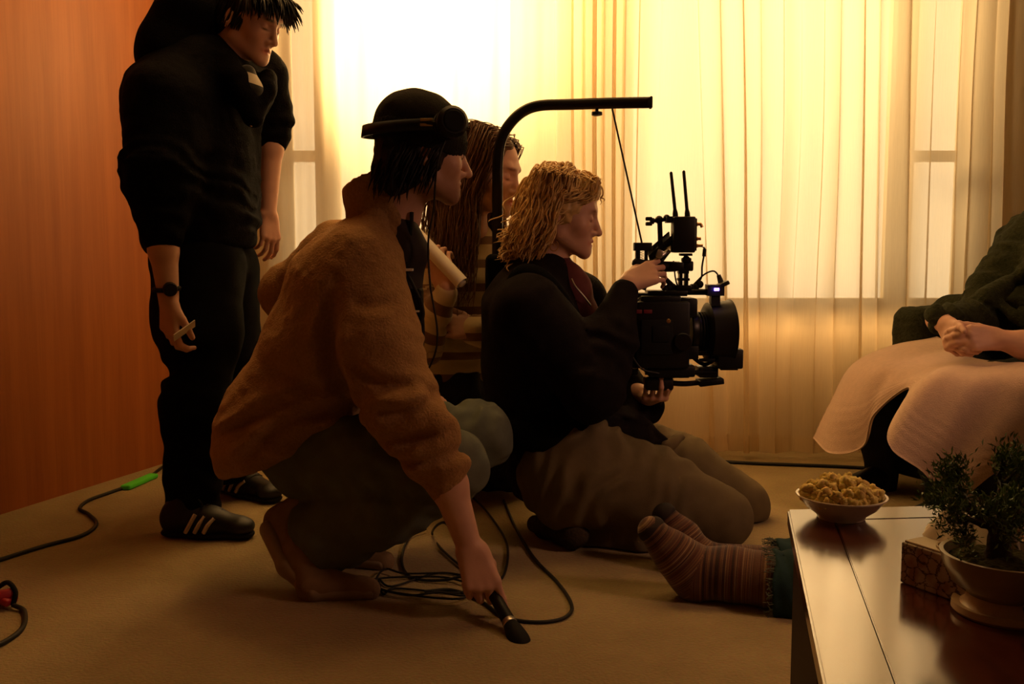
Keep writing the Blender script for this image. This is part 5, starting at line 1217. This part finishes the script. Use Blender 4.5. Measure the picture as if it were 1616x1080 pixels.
F += [(0, 1, 2, 3), (0, 3, 4, 7), (4, 5, 6, 7)] + [(len(V) - 8 + a_, len(V) - 8 + b2, len(V) - 8 + c_, len(V) - 8 + d_) for a_, b2, c_, d_ in ((0, 1, 2, 3), (0, 3, 4, 7), (4, 5, 6, 7))]
armo = np_mesh('overhead_arm', V, F, M['blackmetal'], sv, smooth=False)
part('end_cap', lambda bm: add_box(bm, P(1027, 162, Ya - .13), (.004, .014, .017), None, .003), 'rubber', armo)
part('clamp_knob', many(cyl(P(942, 171, Ya - .07), P(942, 178, Ya - .07), .005), lambda bm: add_tube2(bm, [P(942, 176, Ya - .07), P(942, 177, Ya - .07), P(942, 182, Ya - .07), P(942, 183, Ya - .07)], [.010, .016, .016, .010], 16)), 'plastic', armo)
e0 = P(966, 171, Ya - .09); e1_ = P(1013, 384, YR)
part('suspension_cord', lambda bm: add_tube(bm, [e0, (e0 + e1_) / 2, e1_], .0028, 6), 'cable', sv)
hk = part('spring_hook', many(box(1000, 383, 1028, 396, .03, 0, .002), box(1003, 396, 1010, 416, .012, 0, .001), box(1017, 396, 1022, 416, .012, 0, .001)), 'plastic', sv)
part('spring', lambda bm: add_tube(bm, [q(1013 + 2.6 * math.cos(t), 397 + 18 * t / 31.4, .0026 * math.sin(t)) for t in np.linspace(0, 31.4, 70)], .0009, 5), 'steel', hk)
S = SDF(); S.box(P(792, 500, 3.03), (.05, .05, .19), None, .02, .02); S.box(P(790, 640, 3.03), (.045, .10, .10), None, .03, .03); S.disp(rumple(14, .004, 3), .02); V, F = S.build(.006); np_mesh('back_plate', V, F, M['black_cloth'], sv)
for y_ in (430, 520): part('arm_clamp', lambda bm: add_box(bm, P(783, y_, Ya), (.028, .028, .02), None, .004), 'blackmetal', sv)
S = SDF(); wa = P(858, 668, 2.97)
bm = bmesh.new(); belt = [wa + np.array([.195 * math.cos(t), .225 * math.sin(t), 0]) for t in np.linspace(0, 2 * math.pi, 40)]
for c in belt: S.ell(c, (.022, .022, .045), None, .02)
V, F = S.build(.006); np_mesh('waist_belt', V, F, M['black_cloth'], sv)
st_ = spline([P(800, 470, 2.84), P(825, 432, 2.83), P(862, 445, 2.80), P(900, 500, 2.80), P(930, 580, 2.84), P(945, 650, 2.86)], 10); S = SDF(); S.chain(st_, [.022] * len(st_), .01); V, F = S.build(.006); np_mesh('shoulder_strap', V, F, M['black_cloth'], sv)
# ------------------------------------------------------------------ armchair and the person sitting in it
ch = thing('armchair', 'black upholstered armchair at the edge of the room, holding the seated person', 'armchair', P(1520, 780, 3.45))
f = nrm((-.93, -.36, 0)); l = np.array([-f[1], f[0], 0]); l = l if l[1] > 0 else -l          # forwards, far side
cc = P(1500, 600, 3.42) * np.array([1, 1, 0]) - f * .1; axc = np.array([f, l, [0, 0, 1.0]])
def cbox(name, x, y, z, hx, hy, hz, r=.03, m='chair_black', rum=.004, tilt=0):
    S = SDF(); A = axc
    if tilt: ct, s_ = math.cos(tilt), math.sin(tilt); A = np.array([f * ct + np.array([0, 0, 1]) * s_, l, -f * s_ + np.array([0, 0, 1]) * ct])
    S.box(cc + f * x + l * y + np.array([0, 0, z]), (hx, hy, hz), A, r, .01); S.disp(rumple(7, rum, 3), .03); V, F = S.build(.008); return np_mesh(name, V, F, M[m], ch)
cbox('seat', -.08, 0, .33, .30, .27, .11, .05); cbox('front_panel', .17, 0, .19, .06, .27, .13, .03)
cbox('armrest', -.21, .31, .34, .22, .065, .275, .05); cbox('armrest', -.42, -.36, .34, .20, .065, .265, .05)
cbox('backrest', -.54, 0, .60, .10, .25, .40, .06, tilt=-.12)
for x, y in ((.17, .24), (.17, -.24), (-.35, .29), (-.35, -.33)):
    bm = bmesh.new(); p = cc + f * x + l * y; add_tube2(bm, [p + np.array([0, 0, 0]), p + np.array([0, 0, .008]), p + np.array([0, 0, .09])], [.016, .018, .026], 16); bm_obj('leg', bm, M['redwood'], ch, True)
# green knitted throw over the armrest
S = SDF(); S.box(cc - f * .20 + l * .31 + np.array([0, 0, .47]), (.235, .082, .168), axc, .05, .02); S.box(cc - f * .32 + l * .27 + np.array([0, 0, .60]), (.14, .11, .08), axc, .05, .06)
S.box(cc - f * .22 + l * .31 + np.array([0, 0, .40]), (.225, .06, .21), axc, .03, .012, 'sub'); S.disp(rumple(8, .008, 4), .03); S.disp(rumple(60, .002, 8), .02)
V, F = S.build(.006); th_ = np_mesh('throw', V, F, M['green_knit'], base=cc + l * .31 + np.array([0, 0, .64])); tag(th_, 'dark green knitted throw over the near corner of the armchair arm by the curtain', 'throw')
# person
pE = thing('person', 'seated person in dark green knitted cardigan with clasped hands and blanket over the lap', 'person', cc * np.array([1, 1, 0]))
hE = Head(P(1715, 205, 3.5), (-.9, -.38, -.08), (0, 0, 1), 1.03)
S = SDF(); hE.sculpt(S, ears=(1, -1))
S.chain([hE(0, -.02, -.05), P(1728, 300, 3.5), P(1720, 350, 3.5)], [.05, .055, .08], .03); S.cap(P(1715, 400, 3.5), P(1680, 560, 3.45), .12, .13, .04)
wn = P(1578, 536, 3.06)
S.chain([P(1700, 420, 3.25), P(1690, 560, 3.08), P(1618, 545, 3.05), wn], [.05, .045, .043, .031], .02)
hand(S, wn, P(1500, 532, 3.05) - wn, np.array([-.1, .9, -.3]), np.array([.1, 0, 1]), 1.0, spread=.0, curl=((.5, .75, .5), (.55, .8, .5), (.6, .85, .5), (.65, .9, .5)), thumb=((.85, .45, .2), (.95, .2, .25), (.95, -.05, .25)))
wf = P(1494, 513, 3.17)
S.chain([P(1640, 430, 3.65), P(1560, 520, 3.5), P(1480, 505, 3.26), wf], [.05, .042, .034, .03], .02)
hand(S, wf, P(1508, 552, 3.07) - wf, np.array([.9, .2, -.1]), np.array([.3, .2, .9]), 1.0, spread=.0, curl=((.7, .9, .6), (.75, .95, .6), (.8, .95, .6), (.85, 1.0, .6)), thumb=((.7, .6, -.1), (.9, .35, -.1), (.95, .2, 0)))
skin_mesh(S, pE, .0034, lambda V: hE.tints(V))
S = SDF(); qh = hE.sc; S.ell(hE(0, -.018, .036), np.array([.086, .106, .09]) * qh, hE.ax, .02); S.ell(hE(0, -.055, -.05), np.array([.08, .06, .12]) * qh, hE.ax, .03); S.cut(hE(0, .07, .055), hE.f - hE.u * .3, .01); S.disp(rumple(24, .007, 2, (1, 1, .4)), .03); cloth('hair', S, pE, M['brown_hair'], .006)
S = SDF()
S.chain([P(1718, 345, 3.5), P(1700, 430, 3.48), P(1690, 520, 3.45), P(1680, 585, 3.43)], [.12, .19, .19, .19], .05)
aE = [P(1660, 390, 3.68), P(1570, 505, 3.52), P(1482, 505, 3.215)]
S.cap(aE[0], aE[1], .115, .095, .05); S.cap(aE[1], aE[2], .092, .047, .04); S.cap(P(1625, 395, 3.72), P(1655, 520, 3.62), .13, .12, .06)
S.cap(P(1590, 425, 3.6), P(1530, 490, 3.56), .07, .05, .05); S.cap(P(1650, 360, 3.6), P(1590, 450, 3.6), .1, .11, .05)
bE = [P(1715, 410, 3.27), P(1698, 545, 3.1), P(1640, 545, 3.06)]; S.cap(bE[0], bE[1], .11, .09, .04); S.cap(bE[1], P(1672, 548, 3.075), .085, .062, .03)
S.cap(P(1660, 400, 3.5), P(1560, 470, 3.38), .03, .025, .03); S.cap(P(1560, 470, 3.38), P(1640, 520, 3.3), .025, .03, .03)
S.disp(folds(aE, .09, .012, 6), .04); S.disp(rumple(8, .009, 4), .04); S.disp(rumple(70, .002, 6), .03)
cloth('cardigan', S, pE, M['green_knit'], .006)
S = SDF()
kf, kn = P(1398, 632, 3.50), P(1482, 660, 3.08)
S.chain([P(1660, 600, 3.55), P(1540, 598, 3.55), kf, P(1392, 700, 3.52), P(1390, 768, 3.5)], [.14, .105, .075, .068, .055], .04)
S.chain([P(1690, 610, 3.3), P(1570, 625, 3.14), kn, P(1490, 730, 3.06), P(1492, 815, 3.05)], [.14, .105, .08, .068, .055], .04)
S.disp(rumple(9, .006, 2), .03); cloth('trousers', S, pE, M['dkdenim'], .007)
for a_, b2 in ((P(1392, 772, 3.5), P(1345, 790, 3.42)), (P(1492, 820, 3.05), P(1440, 838, 2.97))):
    a_ = a_ * np.array([1, 1, 0]) + np.array([0, 0, .05]); b2 = b2 * np.array([1, 1, 0]) + np.array([0, 0, .035]); S = SDF(); S.cap(a_, b2, .045, .034, .02); S.cut((0, 0, .003), (0, 0, -1), .004); cloth('shoe', S, pE, M['shoe_black'], .005)
# blanket over the knees
net = [
 [(1475, 528, 3.74), (1405, 545, 3.78), (1342, 576, 3.72), (1306, 640, 3.70), (1283, 692, 3.66)],
 [(1485, 534, 3.60), (1410, 546, 3.60), (1350, 578, 3.58), (1322, 645, 3.50), (1312, 716, 3.46)],
 [(1495, 545, 3.48), (1432, 556, 3.46), (1378, 584, 3.42), (1362, 640, 3.38), (1360, 706, 3.36)],
 [(1510, 556, 3.40), (1462, 568, 3.36), (1418, 586, 3.34), (1392, 618, 3.33), (1378, 655, 3.33)],
 [(1530, 562, 3.30), (1500, 574, 3.24), (1470, 586, 3.20), (1448, 598, 3.19), (1434, 612, 3.20)],
 [(1555, 566, 3.18), (1520, 578, 3.08), (1474, 592, 3.00), (1432, 640, 2.97), (1400, 694, 2.95)],
 [(1585, 570, 3.08), (1556, 586, 2.98), (1522, 612, 2.93), (1486, 680, 2.91), (1456, 745, 2.90)],
 [(1625, 574, 3.00), (1610, 594, 2.90), (1586, 640, 2.88), (1546, 716, 2.87), (1506, 788, 2.87)],
 [(1670, 578, 2.94), (1668, 604, 2.86), (1650, 650, 2.85), (1620, 700, 2.85), (1575, 745, 2.86)],
 [(1720, 582, 2.90), (1722, 606, 2.84), (1712, 640, 2.83), (1690, 680, 2.83), (1660, 715, 2.84)]]
G = np.array([[P(*c) for c in row] for row in net])
G1 = np.array([spline(G[i], 16) for i in range(len(G))]); G2 = np.array([spline(G1[:, j], 16) for j in range(G1.shape[1])]).transpose(1, 0, 2)
nu, nv = G2.shape[:2]; uu = np.linspace(0, 1, nu)[:, None]; vv = np.linspace(0, 1, nv)[None, :]
i = np.arange(nu * nv).reshape(nu, nv); Fq = np.stack([i[:-1, :-1].ravel(), i[1:, :-1].ravel(), i[1:, 1:].ravel(), i[:-1, 1:].ravel()], 1)
V = G2.reshape(-1, 3); Nn = mesh_normals(V, Fq); Nn *= np.sign(Nn[:, 2].mean() - Nn[:, 1].mean())
rib = np.where((vv > .70) & (vv < .97), np.sin((vv - .70) / .27 * 2 * math.pi * 5), 0) * .0007 * np.ones_like(uu)
fold = .006 * np.sin(uu * 46 + 3 * vv) * vv * np.exp(-((uu - .68) / .16) ** 2) + .007 * noise3(np.stack([(uu * 12 + 0 * vv).ravel(), (vv * 3 + 0 * uu).ravel(), np.full(nu * nv, .5)], 1)).reshape(nu, nv)
V = V + Nn * (rib + fold).ravel()[:, None]; Nn = mesh_normals(V, Fq); Nn *= np.sign(Nn[:, 2].mean() - Nn[:, 1].mean())
t = .009; n_ = nu * nv
bd = np.concatenate([i[:, 0], i[-1, 1:], i[::-1, -1][1:], i[0, ::-1][1:-1]]); b2 = np.roll(bd, -1)
Fa = np.concatenate([Fq, Fq[:, ::-1] + n_, np.stack([bd, b2, b2 + n_, bd + n_], 1)])
bl = np_mesh('blanket', np.concatenate([V, V - Nn * t]), Fa, M['blanket'], base=G2[nu // 2, 4]); tag(bl, 'cream pink blanket with stitched edge hanging over the knees of the seated person', 'blanket')

# ------------------------------------------------------------------ person lying behind the table: striped socks
pF = thing('person', 'person stretched out on the carpet behind the table, in striped socks and frayed jeans', 'person', Z(1200, 970))
hl, an, cf = P(1098, 905, 2.39), P(1120, 893, 2.39), P(1232, 922, 2.33)
to = P(1028, 836, 2.40); hip = cf + np.array([.62, -.08, .03])
S = SDF(); S.chain([to, P(1062, 872, 2.39), P(1095, 900, 2.39), P(1150, 905, 2.37), P(1215, 916, 2.34)], [.033, .045, .056, .062, .07], .03)
S.cap(P(1078, 885, 2.39), P(1098, 922, 2.39), .045, .042, .03); S.disp(rumple(16, .003, 5), .03)
S2 = SDF(); to2 = P(1048, 812, 2.62); S2.chain([to2, P(1078, 848, 2.6), P(1105, 890, 2.58), P(1240, 900, 2.55)], [.03, .042, .055, .062], .03)
M['sock'] = striped('striped_sock_wool', ((0, (.035, .016, .014)), (.28, (.11, .035, .02)), (.36, (.035, .014, .014)), (.46, (.24, .12, .05)), (.52, (.05, .018, .02)), (.6, (.18, .075, .04)), (.68, (.045, .016, .018)), (.82, (.32, .2, .10)), (.92, (.05, .02, .02))), .009, .55)
pth = [to + nrm(to - P(1098, 905, 2.39)) * .03, P(1095, 902, 2.39), P(1232, 918, 2.33)]
def sock(S, pth, nm):
    V, F = S.build(.004); al = arc_param(V, pth); o = np_mesh('sock', V, F, M['sock'], pF, attrs={'along': al}); return o
sock(S, pth, ''); sock(S2, [to2 + nrm(to2 - P(1105, 890, 2.58)) * .03, P(1105, 890, 2.58), P(1240, 900, 2.55)], '')
S = SDF(); S.ell(to + nrm(to - P(1062, 872, 2.39)) * .0, (.0365, .0365, .03), frame_from(nrm(to - P(1062, 872, 2.39))), .01); cloth('sock_toe', S, pF, M['lining'], .004)
S = SDF(); S.ell(to2, (.034, .034, .03), frame_from(nrm(to2 - P(1078, 848, 2.6))), .01); cloth('sock_toe', S, pF, M['lining'], .004)
def cuff(c, d, r0, r1, hipp, seed):
    S = SDF(); d = nrm(d); S.chain([c - d * .02, c + d * .16, hipp, hip + np.array([.12, .1, .03])], [r0, r1, .105, .15], .05); S.cap(c - d * .2, c + d * .02, r0 * .86, r0 * .86, .004, 'sub'); S.cut(c, -d, .003)
    S.disp(folds([c, hipp], .05, .006, seed, (.05, .12)), .03); S.disp(rumple(12, .006, seed), .03); V, F = S.build(.005); np_mesh('jeans_leg', V, F, M['tealdenim'], pF)
    bm = bmesh.new(); rg = np.random.default_rng(seed); ax = frame_from(d)
    for k in range(170):
        a_ = rg.uniform(0, 6.28); p = c + r0 * .97 * (math.cos(a_) * ax[0] + math.sin(a_) * ax[1]); add_tube(bm, [p + d * .01, p - d * rg.uniform(.003, .014) + rg.normal(0, .003, 3), p - d * rg.uniform(.01, .022) + rg.normal(0, .004, 3)], .0009, 4)
    bm_obj('frayed_hem', bm, M['denim'], pF, True)
cuff(P(1216, 927, 2.335), P(1260, 930, 2.325) - P(1216, 927, 2.335), .09, .092, hip, 3)
cuff(P(1222, 900, 2.55), np.array([1, 0, -.03]), .082, .09, hip + np.array([0, .2, 0]), 5)
# upper body, propped beside the armchair beyond the picture's edge
tf = hip + np.array([.14, .1, .06]); hF2 = Head(tf + np.array([.36, -.02, .60]), (-.95, -.1, -.25), (0, 0, 1), 1.0)
S = SDF(); S.chain([tf, tf + np.array([.14, 0, .22]), tf + np.array([.26, 0, .40])], [.165, .15, .165], .05, flat=(0, 1, 0), sq=1.2); S.cap(tf + np.array([.27, 0, .44]), hF2(0, -.03, -.11), .09, .06, .04)
for s_ in (1, -1):
    S.chain([tf + np.array([.27, .17 * s_, .40]), tf + np.array([.30, .26 * s_, .14]), tf + np.array([.10, .30 * s_, .0])], [.075, .062, .045], .04)
S.disp(rumple(9, .006, 3), .03); S.cut((0, 0, .004), (0, 0, -1), .004); cloth('jumper', S, pF, M['corduroy'], .008)
S3 = SDF(); S3.chain([P(1040, 850, 2.39), P(1100, 905, 2.39), P(1240, 925, 2.33), hip], [.03, .045, .055, .07], .03); S3.chain([P(1060, 830, 2.61), P(1105, 890, 2.58), P(1240, 900, 2.55), hip + np.array([0, .2, 0])], [.025, .042, .05, .07], .03)
S3.chain([hip, tf, tf + np.array([.14, 0, .22]), tf + np.array([.27, 0, .42]), hF2(0, -.02, -.05)], [.08, .10, .10, .09, .052], .04); S3.cap(hip + np.array([0, .2, 0]), tf, .08, .10, .04); hF2.sculpt(S3)
for s_ in (1, -1):
    S3.chain([tf + np.array([.27, .15 * s_, .40]), tf + np.array([.30, .26 * s_, .14]), tf + np.array([.10, .30 * s_, .0])], [.06, .045, .028], .03)
    hand(S3, tf + np.array([.10, .30 * s_, -.005]), (-.95, 0, -.2), (0, 0, -1), (0, -s_, 0), .95, curl=((.1, .2, .1),) * 4)
S3.cut((0, 0, .004), (0, 0, -1), .003)
skin_mesh(S3, pF, .0042, lambda V: hF2.tints(V))
S = SDF(); S.ell(hF2(0, -.018, .036), (.085, .105, .09), hF2.ax, .02); S.ell(hF2(0, -.055, -.05), (.08, .06, .12), hF2.ax, .03); S.cut(hF2(0, .07, .055), hF2.f - hF2.u * .3, .01); S.disp(rumple(24, .006, 2), .03); cloth('hair', S, pF, M['brown_hair'], .006)
